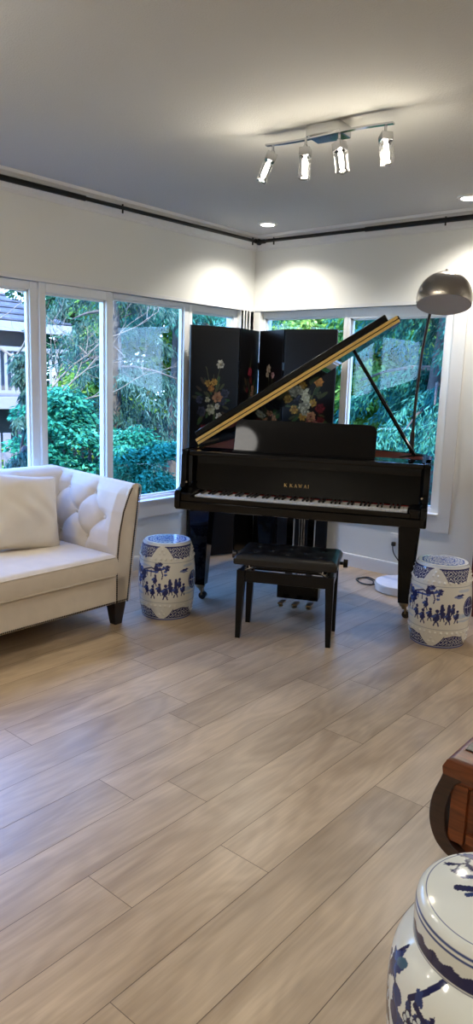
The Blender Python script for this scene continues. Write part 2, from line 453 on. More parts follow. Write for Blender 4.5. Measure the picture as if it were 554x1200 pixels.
# ------------------------------------------------------------------ windows
def window(n, axis, a, b, z0, z1, plane, fr, depth=.06, top=None, bot=None, latch=None):
    """frame in the wall plane (axis = direction the window runs along) with its pane"""
    def P(u, d, z): return (plane + d, u, z) if axis == 'y' else (u, plane + d, z)
    top = top or fr; bot = bot or fr
    g = G(); h = depth / 2
    fl, frr = fr if isinstance(fr, tuple) else (fr, fr)
    top = top if not isinstance(top, tuple) else top[0]; bot = bot if not isinstance(bot, tuple) else bot[0]
    for lo, hi in (((a, z0), (a + fl, z1)), ((b - frr, z0), (b, z1)), ((a + fl, z0), (b - frr, z0 + bot)), ((a + fl, z1 - top), (b - frr, z1))):
        g.span(P(lo[0], -h, lo[1]), P(hi[0], h, hi[1]), .003)
    # inner glazing bead
    q = .012
    for lo, hi in (((a + fl, z0 + bot), (a + fl + q, z1 - top)), ((b - frr - q, z0 + bot), (b - frr, z1 - top)),
                   ((a + fl, z0 + bot), (b - frr, z0 + bot + q)), ((a + fl, z1 - top - q), (b - frr, z1 - top))):
        g.span(P(lo[0], -h * .45, lo[1]), P(hi[0], h * .45, hi[1]))
    o = struct(g.build('window_%d' % n, M['vinyl']))
    p = G().span(P(a + fl, -.006, z0 + bot), P(b - frr, .006, z1 - top)).build('pane', M['glass'], o)
    if latch:
        G().span(P(latch[0], h, latch[1]), P(latch[0] + .02, h + .018, latch[1] + .07), .004).build('latch', M['vinyl'], o)
    return o
gx = XL - .072; gy = YB + .072
window(1, 'y', 1.56, 2.695, .512, 1.962, gx, (.05, .055))
window(2, 'y', 2.695, 3.262, .512, 1.962, gx + .012, (.044, .040), .08, .058, .03)
window(3, 'y', 3.262, 4.036, .512, 1.962, gx, (.034, .05), .06, .034, .018)
window(4, 'y', 4.036, 4.60, .512, 1.962, gx, (.038, .04), .06, .055, .03, (4.05, 1.62))
window(5, 'x', -3.80, -2.985, .512, 1.962, gy, (.022, .032), .06, .055, .03)
window(6, 'x', -2.985, -2.126, .512, 1.962, gy, (.026, .072), .06, .075, .030)

# ------------------------------------------------------------------ lights
def light(name, typ, loc, energy, col, **k):
    d = bpy.data.lights.new(name, typ); d.energy = energy; d.color = col
    for a, v in k.items(): setattr(d, a, v)
    o = bpy.data.objects.new(name, d); COL.objects.link(o); o.location = loc
    return o
WARM = (1.0, .93, .825)
def can_light(x, y, label, group='recessed ceiling lights', power=30):
    t = thing('recessed_light', label, 'ceiling light', (x, y, ZC), 0, group)
    G().lathe([(.050, .004), (.072, .004), (.074, -.005), (.066, -.010), (.050, -.012), (.048, -.006)], 40).build('trim_ring', M['plastic'], t)
    G().lathe([(0, -.018), (.025, -.0165), (.045, -.0125), (.049, -.009), (.049, .003), (0, .003)], 40).build('lens', M['can'], t)
    l = light('can_lamp', 'SPOT', (0, 0, -.03), power, WARM, spot_size=math.radians(140), spot_blend=.8, shadow_soft_size=.04)
    l.parent = t
can_light(-3.44, 4.36, 'small round recessed ceiling light near the corner above the folding screen', None, 44)
can_light(-1.93, 4.40, 'small round recessed ceiling light above the arc lamp, cut by the picture edge', None, 44)
for (x, y) in ((-.38, 4.4), (1.17, 4.4), (1.17, 2.6), (1.17, .6), (-.3, -.4), (-1.9, -.6), (-.3, -2.2), (-3.3, -.4), (-3.3, .9), (1.17, -1.6)):
    can_light(x, y, 'round recessed light in the ceiling over the rest of the room', 'recessed lights over the rest of the room', 36)

def globe_pendant():
    t = thing('globe_pendant', 'white glass globe pendant hanging from the ceiling to one side of the viewer', 'pendant light', (-2.42, .87, ZC))
    G().lathe([(.055, 0), (.055, -.015), (.02, -.028), (0, -.028)], 32).build('canopy', M['chrome'], t)
    G().tube([(0, 0, -.028), (0, 0, -.24)], .004, 8).build('cord', M['cord'], t)
    G().lathe([(.03, -.255), (.032, -.225), (.0, -.22)], 24).build('cap', M['chrome'], t)
    G().ball((0, 0, -.39), .15, 40).build('globe', M['dome'], t)
globe_pendant()

# ------------------------------------------------------------------ track light
def track_light():
    A = Vector((-2.235, 2.80, 2.485)); B = Vector((-1.615, 2.868, 2.485))
    t = thing('track_light', 'chrome ceiling spotlight bar with four lit crystal heads', 'ceiling light', (-1.95, 2.87, ZC))
    O = Vector(t.location); A -= O; B -= O
    ax = (B - A).normalized(); ang = math.atan2(ax.y, ax.x)
    R = Matrix.Rotation(ang, 3, 'Z')
    G().box((0.0, .015, -.025), (.17, .12, .05), R, .006).build('canopy', M['chrome'], t)
    pts = []
    for i in range(33):
        u = i / 32; p = A.lerp(B, u); side = Vector((-ax.y, ax.x, 0)) * (.012 * math.sin(2 * PI * u))
        pts.append(p + side)
    g = G(); V = []; F = []
    for p in pts:
        n = Vector((-ax.y, ax.x, 0))
        for s_, z in ((-.011, -.004), (.011, -.004), (.011, .004), (-.011, .004)): V.append(p + n * s_ + Vector((0, 0, z)))
    for i in range(32):
        for k in range(4): F.append((i * 4 + k, i * 4 + (k + 1) % 4, i * 4 + 4 + (k + 1) % 4, i * 4 + 4 + k))
    F += [(3, 2, 1, 0), (128, 129, 130, 131)]
    g.add(V, F); g.build('bar', M['chrome'], t)
    for u in (.36, .58):
        p = A.lerp(B, u); G().tube([p, Vector((p.x, p.y, -.03))], .006, 10).build('stem', M['chrome'], t)
    # heads: position along the bar and the direction each points
    heads = [(.06, Vector((-.28, -.28, -1))), (.335, Vector((.02, -.05, -1))), (.60, Vector((.24, -.05, -1))), (.945, Vector((.26, -.22, -1)))]
    for u, d in heads:
        d = d.normalized(); p = A.lerp(B, u)
        piv = p + Vector((0, 0, -.035))
        e = G().tube([p + Vector((0, 0, .004)), piv], .006, 10); e.ball(piv, .011, 14)
        h = e.build('swivel', M['chrome'], t)
        q = d.to_track_quat('-Z', 'Y').to_matrix()
        c0 = piv + d * .004
        G().box(c0 + d * .020, (.050, .050, .038), q, .004).build('cap', M['chrome'], h)
        G().box(c0 + d * .086, (.046, .046, .094), q, .003).build('crystal', M['crystal'], h)
        b = G(); b.tube([c0 + d * .042, c0 + d * .05, c0 + d * .108, c0 + d * .118], [.006, .0105, .0105, .005], 12)
        b.build('bulb', M['bulb'], h)
        l = light('crystal_lamp', 'POINT', c0 + d * .145, 1.4, (1, .88, .68), shadow_soft_size=.02); l.parent = t
track_light()

# ------------------------------------------------------------------ curtain rods
def rod(name, label, pts, thick, bracket_at, wall):
    t = thing(name, label, 'curtain rod', pts[0])
    o = Vector(pts[0]); P = [Vector(p) - o for p in pts]
    G().tube(P, .0125, 12).build('tube', M['rod'], t)
    a, b = thick; G().tube([P[0].lerp(P[-1], a), P[0].lerp(P[-1], b)], .0165, 12).build('outer_tube', M['rod'], t)
    for f in bracket_at:
        p = P[0].lerp(P[-1], f); w = Vector(wall) * .062
        g = G().tube([p, p + w], .006, 8); g.tube([p + Vector((0, 0, .022)), p - Vector((0, 0, .034))], .006, 8)
        g.box(p + w + Vector(wall) * .006 + Vector((0, 0, 0)), (.03 if not wall[0] else .012, .03 if not wall[1] else .012, .06), None, .003)
        g.build('bracket', M['rod'], t)
    return t, P
rt, rp = rod('curtain_rod', 'black metal curtain rod running along the wall above the sofa windows', [(-3.79, 1.5, 2.476), (-3.79, 4.70, 2.494)], (0, .46), (.05, .555, .975), (-1, 0, 0))
rt, rp = rod('curtain_rod', 'black metal curtain rod running along the wall above the piano window', [(-3.72, 4.69, 2.494), (.6, 4.69, 2.474)], (.21, 1), (.02, .35, .9), (0, 1, 0))
g = G().ball((0, 0, 0), .026, 18); g.tube([(0, -.05, 0), (0, -.02, 0)], .017, 12); g.tube([(.02, 0, 0), (.06, 0, 0)], .017, 12)
j = thing('rod_corner_connector', 'black ball elbow joining the two curtain rods in the corner', 'rod connector', (-3.785, 4.695, 2.494))
g.build('elbow', M['rod'], j)

# ------------------------------------------------------------------ grand piano (local frame: x along the keys, y into depth)
PANG = math.radians(24.71); PORG = (-2.876, 3.043, 0)
RIM = [(-.112, .08), (-.112, 1.05), (-.107, 1.17), (-.088, 1.29), (-.045, 1.37), (.03, 1.42), (.13, 1.437), (.23, 1.42), (.32, 1.375),
       (.40, 1.30), (.47, 1.20), (.54, 1.09), (.62, .99), (.72, .91), (.84, .85), (.97, .805), (1.10, .76), (1.21, .70), (1.285, .62), (1.322, .53), (1.332, .43), (1.332, .08)]
def inset(poly, d):
    out = []; n = len(poly)
    for i in range(n):
        p0, p1, p2 = Vector(poly[i - 1]), Vector(poly[i]), Vector(poly[(i + 1) % n])
        a = (p1 - p0).normalized(); b = (p2 - p1).normalized()
        na = Vector((a.y, -a.x)); nb = Vector((b.y, -b.x)); m = (na + nb)
        m = m / max(m.length, 1e-6); k = d / max(m.dot(na), .4)
        out.append((p1.x + m.x * k, p1.y + m.y * k))
    return out
def piano():
    t = thing('grand_piano', 'black lacquered baby grand piano with its lid propped open in the corner', 'piano', PORG, PANG)
    Z0, Z1 = .70, .992
    inner = inset(RIM, .05)
    if abs(inner[1][0] + .062) > .02: inner = inset(RIM, -.05)
    # rim: outer shell between outline and inset outline
    def ring(o, i, z0, z1):
        n = len(o); V = [(x, y, z0) for x, y in o] + [(x, y, z1) for x, y in o] + [(x, y, z1) for x, y in i] + [(x, y, z0) for x, y in i]
        F = []
        for k in range(n - 1):
            for a in range(4):
                b = (a + 1) % 4; F.append((a * n + k, a * n + k + 1, b * n + k + 1, b * n + k))
        F.append((0, n, 2 * n, 3 * n)); F.append((n - 1, 4 * n - 1, 3 * n - 1, 2 * n - 1))
        return V, F
    def arcs(poly, n=6):
        P = [Vector((*p, 0)) for p in poly]; out = []
        for i in range(len(P) - 1):
            p0 = P[max(i - 1, 0)]; p1 = P[i]; p2 = P[i + 1]; p3 = P[min(i + 2, len(P) - 1)]
            if i in (0, len(P) - 2): out.append(tuple(p1[:2])); continue
            for k in range(n):
                u = k / n
                q = .5 * ((2 * p1) + (p2 - p0) * u + (2 * p0 - 5 * p1 + 4 * p2 - p3) * u * u + (3 * p1 - p0 - 3 * p2 + p3) * u ** 3)
                out.append(tuple(q[:2]))
        out.append(tuple(P[-1][:2])); return out
    oo = arcs(RIM); ii = arcs(inner)
    g = G(); g.add(*ring(oo, ii, Z0, Z1)); g.build('rim', M['black'], t, 40)
    # inner veneer band, soundboard, iron plate
    def shrink(p, d):
        q = inset(p, d); return q if abs(q[2][0]) < abs(p[2][0]) else inset(p, -d)
    def back(p, y=.37): return [(p[0][0], y)] + [q for q in p if q[1] > y + .01] + [(p[-1][0], y)]
    i2 = back(arcs(shrink(inner, .004)))
    g = G(); g.add(*ring(back(ii), i2, .86, .988)); g.build('inner_rim', M['mahogany'], t, 40)
    lo = [p for p in i2]
    G().prism(lo, .84, .852, 'z').build('soundboard', M['mahogany'], t)
    pl = G().prism(back(shrink(inner, .07), .42), .905, .918, 'z')
    for k in range(5):
        x = .1 + k * .2; pl.tube([(x, .42, .925), (x * .75 + .02, .42 + .55 * (1 - k / 7), .925)], .012, 8)
    pl.build('iron_plate', M['plate'], t)
    # keybed with key slip and cheek arms
    g = G(); g.span((-.112, -.035, .648), (1.332, .32, .70), .008); g.build('keybed', M['black'], t)
    G().span((-.02, -.035, .702), (1.245, -.012, .728), .004).build('key_slip', M['black'], t)
    for s in (0, 1):
        x0, x1 = ((-.112, -.012) if s == 0 else (1.237, 1.332))
        prof = [(-.045, .66), (-.045, .742), (-.035, .760), (.00, .768), (.045, .775), (.062, .800), (.066, .85), (.070, .96), (.085, .985), (.11, .992), (.30, .992), (.30, .66)]
        w = .034
        xa, xb = ((x0, x0 + w) if s == 0 else (x1 - w, x1))
        a = G().prism(prof, xa, xb, 'x', .004)
        a.build('cheek_arm', M['black'], t)
        bx0, bx1 = ((x0 + w, x1) if s == 0 else (x0, x1 - w))
        G().span((bx0, -.03, .70), (bx1, .15, .752), .006).build('cheek_block', M['black'], t)
    # fallboard, name rail, front shelf
    g = G().prism([(.152, .742), (.168, .735), (.195, .90), (.19, .912), (.175, .91)], -.075, 1.295, 'x', .003)
    g.build('fallboard', M['black'], t)
    g = G().span((-.078, .10, .955), (1.298, .36, .985), .008); g.span((-.078, .175, .905), (1.298, .20, .957), .003)
    g.build('front_shelf', M['black'], t)
    g = G(); tb = inset([(-.112, .1), (-.112, .35), (1.332, .35), (1.332, .1)], 0)
    G().span((0, .1525, .7335), (1.225, .156, .740)).build('key_felt', M['felt'], t)
    # keys
    kb = G().span((0, 0.002, .70), (1.225, .15, .712)).build('keyboard', M['satin_black'], t)
    kw = 1.225 / 52
    wm = G().span((.0005, 0, .713), (kw - .0005, .15, .735), .0012).build('white_key', M['ivory'], kb)
    for i in range(1, 52):
        c = wm.copy(); c.location.x = i * kw; COL.objects.link(c)
    bmk = G().prism([(.052, .7352), (.056, .746), (.150, .7465), (.150, .7352)], -.0055, .0055, 'x', .001).build('black_key', M['satin_black'], kb)
    first = True
    for i in range(51):
        if i % 7 in (0, 2, 3, 5, 6):        # from A: A# C# D# F# G#
            if first: c = bmk; first = False
            else: c = bmk.copy(); COL.objects.link(c)
            c.location.x = (i + 1) * kw
    # gold serif lettering on the fallboard: strokes (x0,y0,x1,y1,thickness)
    L = {'K': [(0, 0, 0, 1, .17), (.06, .42, .62, 1, .07), (.22, .6, .68, 0, .15), (-.13, 0, .13, 0, .06), (-.13, 1, .13, 1, .06), (.5, 1, .75, 1, .06), (.52, 0, .82, 0, .06)],
         'A': [(.0, 0, .36, 1, .07), (.36, 1, .74, 0, .16), (.12, .34, .6, .34, .06), (-.12, 0, .14, 0, .06), (.58, 0, .88, 0, .06)],
         'W': [(0, 1, .27, 0, .15), (.27, 0, .5, .85, .07), (.5, .95, .76, 0, .15), (.76, 0, 1.02, 1, .07), (-.14, 1, .16, 1, .06), (.9, 1, 1.14, 1, .06)],
         'I': [(0, 0, 0, 1, .17), (-.13, 0, .13, 0, .06), (-.13, 1, .13, 1, .06)], '.': [(0, .02, 0, .10, .12)]}
    adv = {'K': .95, 'A': .98, 'W': 1.32, 'I': .36, '.': .52}
    S = .0185; x = .505; g = G()
    for ch in 'K.KAWAI':
        if ch == '.': x -= .008
        for (a, b, c, d, w) in L[ch]:
            P0 = Vector((a, b)) * S; P1 = Vector((c, d)) * S; dr = (P1 - P0); n = Vector((-dr.y, dr.x)).normalized() * w * S / 2
            q = [P0 + n, P1 + n, P1 - n, P0 - n]
            def W(p, o): zz = .798 + p.y; yy = .152 + (zz - .742) / (.91 - .742) * .023 ; return (x + p.x, yy - o, zz)
            V = [W(p, .0012) for p in q] + [W(p, -.001) for p in q]
            g.add(V, [(0, 1, 2, 3), (7, 6, 5, 4), (0, 4, 5, 1), (1, 5, 6, 2), (2, 6, 7, 3), (3, 7, 4, 0)])
        x += adv[ch] * S + .0075
    g.build('gold_lettering', M['gold'], t, 0)
    # music desk, leaning back, with rounded top corners
    dp = [(.165, 0), (1.015, 0), (1.015, .165), (1.008, .185), (.995, .197), (.97, .203), (.21, .203), (.185, .197), (.172, .185), (.165, .165)]
    dk = G().prism(dp, -.008, .008, 'y', .003).build('music_desk', M['black'], t)
    dk.location = (0, .235, .978); dk.rotation_euler = (math.radians(-15), 0, 0)
    G().span((.165, .20, .984), (1.015, .245, .992), .003).build('desk_ledge', M['black'], t)
    # lid: main leaf with outline, hinged along the bass side; front flap folded back on top
    hinge = Vector((-.112, 0, 1.006)); ang = math.radians(32.7)
    R = Matrix.Rotation(-ang, 3, 'Y')
    FOLD = .36
    main = [p for p in oo if p[1] > FOLD]; main = [(-.125, FOLD)] + [(p[0] + (-.006 if p[0] > .6 else -.006 if p[0] < 0 else .004), p[1] + .008) for p in main] + [(1.322, FOLD)]
    main = [(p[0] + .112 if p[0] > -.1 else 0.0, p[1]) for p in main]
    lid = G().prism(main, 0, .024, 'z', .003)
    lo_ = lid.build('lid', M['black'], t); lo_.location = hinge; lo_.rotation_euler = (0, -ang, 0)
    fl = G().span((.02, FOLD + .004, .032), (1.375, FOLD + .30, .070), .006).build('lid_flap', M['black'], lo_)
    hg = G(); hg.span((.004, FOLD - .006, -.012), (1.428, FOLD + .001, .0045), .001); hg.span((.004, FOLD - .006, .0095), (1.428, FOLD + .001, .0265), .001)
    hg.build('lid_hinge', M['brass'], lo_)
    G().tube([(1.30, FOLD + .02, -.012), (1.30, FOLD + .02, .0)], .012, 12).build('lid_buffer', M['cord'], lo_)
    # prop stick and its cup
    top = Vector((.835, .42, 1.603)); bot = Vector((1.232, .47, .992))
    G().tube([bot, bot.lerp(top, .5), top], [.011, .0115, .010], 10).build('lid_prop', M['black'], t)
    G().tube([bot + Vector((-.09, -.02, -.01)), bot + Vector((.0, .0, .006)), bot + Vector((.05, .012, .004))], [.004, .008, .004], 8).build('prop_socket', M['black'], t)
    for (x, y) in ((-.055, .32), (1.235, .40), (.16, 1.22)):
        w0, w1 = .068, .038
        V = []; F = []
        for z, w in ((.655, w0), (.62, w0), (.615, w0 * .97), (.13, w1), (.10, w1 * .95)):
            for sx, sy in ((-1, -1), (1, -1), (1, 1), (-1, 1)): V.append((x + sx * w, y + sy * w, z))
        for i in range(4):
            for k in range(4): F.append((i * 4 + k, i * 4 + (k + 1) % 4, i * 4 + 4 + (k + 1) % 4, i * 4 + 4 + k))
        F += [(3, 2, 1, 0), (16, 17, 18, 19)]
        lg = G().add(V, F).build('leg', M['black'], t, 25)
        f = G().lathe([(.030, .102), (.032, .09), (.026, .075), (.014, .066), (.010, .055)], 20, (x, y, 0))
        f.box((x + .012, y, .052), (.012, .046, .05), None, .003); f.build('caster_socket', M['old_brass'], lg)
        w = G(); w.tube([(x + .016, y - .017, .024), (x + .016, y + .017, .024)], .0235, 20); w.build('caster_wheel', M['gunmetal'], lg)
    # beams under the case
    g = G(); g.span((-.06, .35, .64), (1.28, .43, .70)); g.tube([(.1, .42, .67), (.2, 1.3, .69)], .03, 6); g.tube([(1.1, .42, .67), (.35, 1.22, .69)], .03, 6)
    g.build('under_beams', M['satin_black'], t)
    G().prism(back(ii, .30), .694, .702, 'z').build('case_bottom', M['satin_black'], t)
    # lyre with pedals
    ly = G().span((.462, .27, .078), (.722, .36, .170), .006).build('lyre_box', M['black'], t)
    for x in (.525, .655):
        G().prism([(.292, .18), (.332, .18), (.34, .65), (.284, .65)], x - .02, x + .02, 'x', .003).build('lyre_post', M['black'], ly)
    for x in (.575, .592, .608): G().tube([(x, .32, .18), (x, .32, .66)], .0035, 8).build('pedal_rod', M['chrome'], ly)
    for x in (.505, .592, .68):
        p = G(); p.box((x, .235, .064), (.034, .12, .012), Matrix.Rotation(math.radians(-8), 3, 'X'), .004); p.ball((x, .190, .057), .019, 14, (1, 1.2, .45))
        p.build('pedal', M['old_brass'], ly)
    for x in (.56, .63): G().tube([(x, .36, .15), (x, .72, .69)], .006, 8).build('lyre_brace', M['satin_black'], ly)
    G().span((.56, .268, .60), (.625, .272, .606)).build('lyre_plate', M['chrome'], ly)
    # small chrome details on the arms: lock pins
    for x in (-.075, 1.297): G().tube([(x, .0725, .80), (x, .062, .80)], .006, 10).build('arm_pin', M['chrome'], t)
    return t
piano()

# ------------------------------------------------------------------ piano bench
def bench():
    t = thing('piano_bench', 'black piano bench with a buttoned leather seat in front of the piano', 'bench', (-2.262, 3.172, 0), math.radians(27.2))
    # pad: soft slab with buttons
    nx, ny = 90, 54; w, d = .555, .345
    u = np.linspace(-1, 1, nx); v = np.linspace(-1, 1, ny); U, V = np.meshgrid(u, v)
    X = U * w / 2; Y = V * d / 2
    edge = np.minimum((1 - np.abs(U)) * w / 2, (1 - np.abs(V)) * d / 2)
    Z = .462 + .022 * np.sqrt(np.clip(edge / .03, 0, 1)) + .006 * np.clip(edge / .1, 0, 1)
    btn = [(-.18, -.07), (0, -.07), (.18, -.07), (-.18, .07), (0, .07), (.18, .07), (-.09, 0), (.09, 0)]
    for bx, by in btn:
        q = (X - bx) ** 2 + (Y - by) ** 2; Z -= .013 * np.exp(-q / .0006) + .005 * np.exp(-q / .004)
    top = np.stack([X, Y, Z], -1)
    g = G(); P = top.reshape(-1, 3)
    idx = np.arange(nx * ny).reshape(ny, nx)
    F = [tuple(q) for q in np.stack([idx[:-1, :-1], idx[:-1, 1:], idx[1:, 1:], idx[1:, :-1]], -1).reshape(-1, 4)]
    loop = list(idx[0, :]) + list(idx[1:, -1]) + list(idx[-1, -2::-1]) + list(idx[-2:0:-1, 0])
    VV = [tuple(p) for p in P]; n = len(loop); o = len(VV)
    for dz, k in ((.458, 1.010), (.436, 1.010), (.427, .99)):
        VV += [(P[i][0] * k, P[i][1] * k, dz) for i in loop]
    prev = loop
    for r in range(3):
        cur = [o + r * n + i for i in range(n)]
        for i in range(n): F.append((prev[i], cur[i], cur[(i + 1) % n], prev[(i + 1) % n]))
        prev = cur
    F.append(tuple(prev[::-1])); g.add(VV, F)
    pad = g.build('seat', M['leather'], t, 50)
    for bx, by in btn: G().ball((bx, by, .478), .008, 10, (1, 1, .5)).build('button', M['leather'], pad)
    G().span((-.20, -.13, .408), (.20, .13, .428), .004).build('seat_board', M['satin_black'], t)
    # scissor lift: chrome plates each side
    for sx in (-1, 1):
        g = G(); g.box((sx * .215, 0, .399), (.012, .25, .03), Matrix.Rotation(.10, 3, 'X'), .003); g.box((sx * .200, 0, .399), (.012, .25, .03), Matrix.Rotation(-.10, 3, 'X'), .003)
        g.tube([(sx * .16, -.12, .416), (sx * .235, -.12, .381)], .007, 8); g.tube([(sx * .16, .12, .416), (sx * .235, .12, .381)], .007, 8)
        g.build('lift_plate', M['chrome'], t)
        k = G().tube([(sx * .279, 0, .440), (sx * .298, 0, .440), (sx * .300, 0, .440), (sx * .323, 0, .440)], [.009, .009, .024, .022], 20)
        k.build('height_knob', M['satin_black'] if sx > 0 else M['gunmetal'], t)
    g = G()
    for sy in (-1, 1): g.span((-.255, sy * .132 - .011, .325), (.255, sy * .132 + .011, .388), .003)
    for sx in (-1, 1): g.span((sx * .247 - .011, -.135, .325), (sx * .247 + .011, .135, .388), .003)
    g.build('frame', M['satin_black'], t)
    for sx in (-1, 1):
        for sy in (-1, 1):
            V = []; F = []
            for z, w_, o_ in ((.390, .0215, 0), (.32, .0215, 0), (0, .0135, .008)):
                for a, b in ((-1, -1), (1, -1), (1, 1), (-1, 1)): V.append((sx * (.243 + o_) + a * w_, sy * (.131 + o_ * .5) + b * w_, z))
            for i in range(2):
                for k in range(4): F.append((i * 4 + k, i * 4 + (k + 1) % 4, i * 4 + 4 + (k + 1) % 4, i * 4 + 4 + k))
            F += [(3, 2, 1, 0), (8, 9, 10, 11)]
            G().add(V, F).build('leg', M['satin_black'], t, 20)
bench()

# ------------------------------------------------------------------ sofa
def tuft(S, T, rows, A=.021, sg=.026, G_=.017):
    """displacement field (metres, negative = pulled in) over surface coords for buttons in diamond rows"""
    D = np.zeros_like(S); pts = [(s, t) for t, ss in rows for s in ss]
    for s, t in pts:
        q = (S - s) ** 2 + (T - t) ** 2; D -= A * np.exp(-q / (2 * sg ** 2)) + A * .35 * np.exp(-q / (2 * (sg * 2.2) ** 2))
    C = np.zeros_like(S)
    def seg(s0, t0, s1, t1, k=1.0):
        ex, ey = s1 - s0, t1 - t0; u = np.clip(((S - s0) * ex + (T - t0) * ey) / (ex * ex + ey * ey), 0, 1)
        q = (S - s0 - u * ex) ** 2 + (T - t0 - u * ey) ** 2
        return k * (G_ * .65 * np.exp(-np.sqrt(q) / .008) + G_ * .5 * np.exp(-q / (2 * .024 ** 2)))
    for (t0, s0s), (t1, s1s) in zip(rows[:-1], rows[1:]):
        for a in s0s:
            for b in s1s:
                if abs(a - b) < .2: C = np.maximum(C, seg(a, t0, b, t1))
    for a in rows[0][1]: C = np.maximum(C, seg(a, rows[0][0], a, rows[0][0] + .3, .7))
    for a in rows[-1][1]: C = np.maximum(C, seg(a, rows[-1][0], a, rows[-1][0] - .3, .7))
    return D - C
def loft(rings):
    n = len(rings[0]); V = [p for r in rings for p in r]; F = []
    for i in range(len(rings) - 1):
        for k in range(n): F.append((i * n + k, i * n + (k + 1) % n, (i + 1) * n + (k + 1) % n, (i + 1) * n + k))
    F.append(tuple(range(n - 1, -1, -1))); F.append(tuple((len(rings) - 1) * n + k for k in range(n)))
    return V, F
def dens(poly, step):
    out = []
    P = [Vector(p) for p in poly]
    for i in range(len(P) - 1):
        m = max(1, int(round((P[i + 1] - P[i]).length / step)))
        for k in range(m): out.append(P[i].lerp(P[i + 1], k / m))
    out.append(P[-1]); return out
def sofa():
    Y0, Y1 = .40, 2.665      # the two ends of the base
    XF, XB = -3.03, -3.842
    t = thing('sofa', 'cream tufted sofa with nailhead trim under the windows', 'sofa', (-3.4, 1.53, 0))
    O = Vector(t.location)
    def B(g, name, m, sm=40, par=None):
        g.v = [(p[0] - O.x, p[1] - O.y, p[2] - O.z) for p in g.v]
        return g.build(name, m, par or t, sm)
    # base rail
    B(G().span((XB + .02, Y0 + .01, .135), (XF, Y1 - .01, .30), .012, 3), 'base', M['cream'])
    # flared arms: profile (outward distance o from the inner seat line, z), inner side first
    def arm(sgn, yb):
        # o measured outward from the base's outer face (negative = inside)
        inner = [(-.100, .14), (-.098, .30), (-.092, .42), (-.078, .54), (-.050, .66), (-.008, .755), (.012, .79), (.027, .806)]
        topo = [(.040, .812), (.062, .812), (.080, .806), (.090, .794)]
        outer = [(.090, .785), (.072, .66), (.048, .50), (.024, .32), (.008, .2), (.0, .137)]
        pin = dens(inner, .0055); pt = topo; po = dens(outer, .03)
        prof = [(p[0], p[1]) for p in pin] + list(pt) + [(p[0], p[1]) for p in po]
        nin = len(pin)
        xs = np.concatenate([np.linspace(XF, XF - .02, 4), np.linspace(XF - .026, XB, 170)])
        Oo = np.array([p[0] for p in prof]); Zz = np.array([p[1] for p in prof])
        S, T = np.meshgrid(xs, Zz, indexing='ij')
        rows = [(.735, [-3.06 - .0, -3.315, -3.567, -3.82]), (.610, [-3.18, -3.44, -3.70]), (.482, [-3.06, -3.316, -3.57, -3.82])]
        rows = [(z, [s for s in ss if s < -3.10]) for z, ss in rows]
        D = tuft(S, T, rows)
        bul = .020 * np.clip((T - .40) / .06, 0, 1) * np.clip((.80 - T) / .05, 0, 1)
        D = D + bul
        fade = np.clip((XF - .012 - S) / .05, 0, 1); fade[:, nin:] = 0
        fade *= np.clip((T - .38) / .06, 0, 1) * np.clip((.808 - T) / .03, 0, 1)
        D *= fade
        # rise of the top line towards the back
        rise = (XF - S) / (XF - XB) * .030 * np.clip((T - .45) / .35, 0, 1)
        rings = []
        for i, x in enumerate(xs):
            e = 0.006 * max(0, 1 - (XF - x) / .012) ** 2   # rounded front edge
            ring = []
            for k in range(len(prof)):
                o = Oo[k] - (D[i, k] * .95 if k < nin else 0)
                c = -.01; o = o + (e if o < c else -e)
                ring.append((x, yb + sgn * o, Zz[k] + rise[i, k] + (D[i, k] * .25 if k < nin else 0) - (e if Zz[k] > .7 else 0)))
            rings.append(ring)
        a = B(G().add(*loft(rings)), 'arm', M['cream'], 50)
        for z, ss in rows:
            for s in ss:
                if s > -3.75:
                    o = np.interp(z, [p[1] for p in inner], [p[0] for p in inner])
                    B(G().ball((s, yb + sgn * (o + .019), z + .0), .011, 12, (1, .6, 1)), 'button', M['cream'], 40, a)
        # nailheads up the arm front, two lines following both edges
        def rowline(line):
            P = dens(line, .0115); nh = G()
            for p in P: nh.ball((XF + .0025, yb + sgn * p[0], p[1]), .0056, 8, (.6, 1, 1))
            B(nh, 'nailhead_trim', M['nail'], 40, a)
        rowline([(p[0] + .012, p[1]) for p in inner[:-1]] )
        rowline([(p[0] - .010, p[1]) for p in outer][::-1])
        # welt along the arm's front edges
        w = G(); w.tube([(XF + .001, yb + sgn * (p[0] + .003), p[1]) for p in dens(inner + topo + outer, .02)], .003, 6)
        B(w, 'welt', M['cream'], 60, a)
    arm(1, Y1); arm(-1, Y0)
    # back: profile (x, z) along y
    inner = [(-3.575, .30), (-3.60, .45), (-3.625, .60), (-3.655, .74), (-3.672, .815), (-3.685, .838)]
    topo = [(-3.70, .846), (-3.75, .849), (-3.80, .846), (-3.822, .835)]
    outer = [(-3.83, .82), (-3.838, .5), (-3.84, .137)]
    pin = dens(inner, .012); prof = [(p[0], p[1]) for p in pin] + topo + [(p[0], p[1]) for p in dens(outer, .05)]; nin = len(pin)
    ys = np.linspace(Y0 - .02, Y1 + .02, 200)
    Xx = np.array([p[0] for p in prof]); Zz = np.array([p[1] for p in prof])
    S, T = np.meshgrid(ys, Zz, indexing='ij')
    c = np.arange(Y0 + .15, Y1 - .05, .26)
    rows = [(.745, list(c)), (.62, list(c + .13)[:-1]), (.49, list(c))]
    D = tuft(S, T, rows) + .02; fd = np.ones_like(D); fd[:, nin:] = 0
    fd *= np.clip((T - .36) / .06, 0, 1) * np.clip((.84 - T) / .03, 0, 1); D *= fd
    rings = [[(Xx[k] + (D[i, k] if k < nin else 0), y, Zz[k]) for k in range(len(prof))] for i, y in enumerate(ys)]
    bk = B(G().add(*loft(rings)), 'backrest', M['cream'], 50)
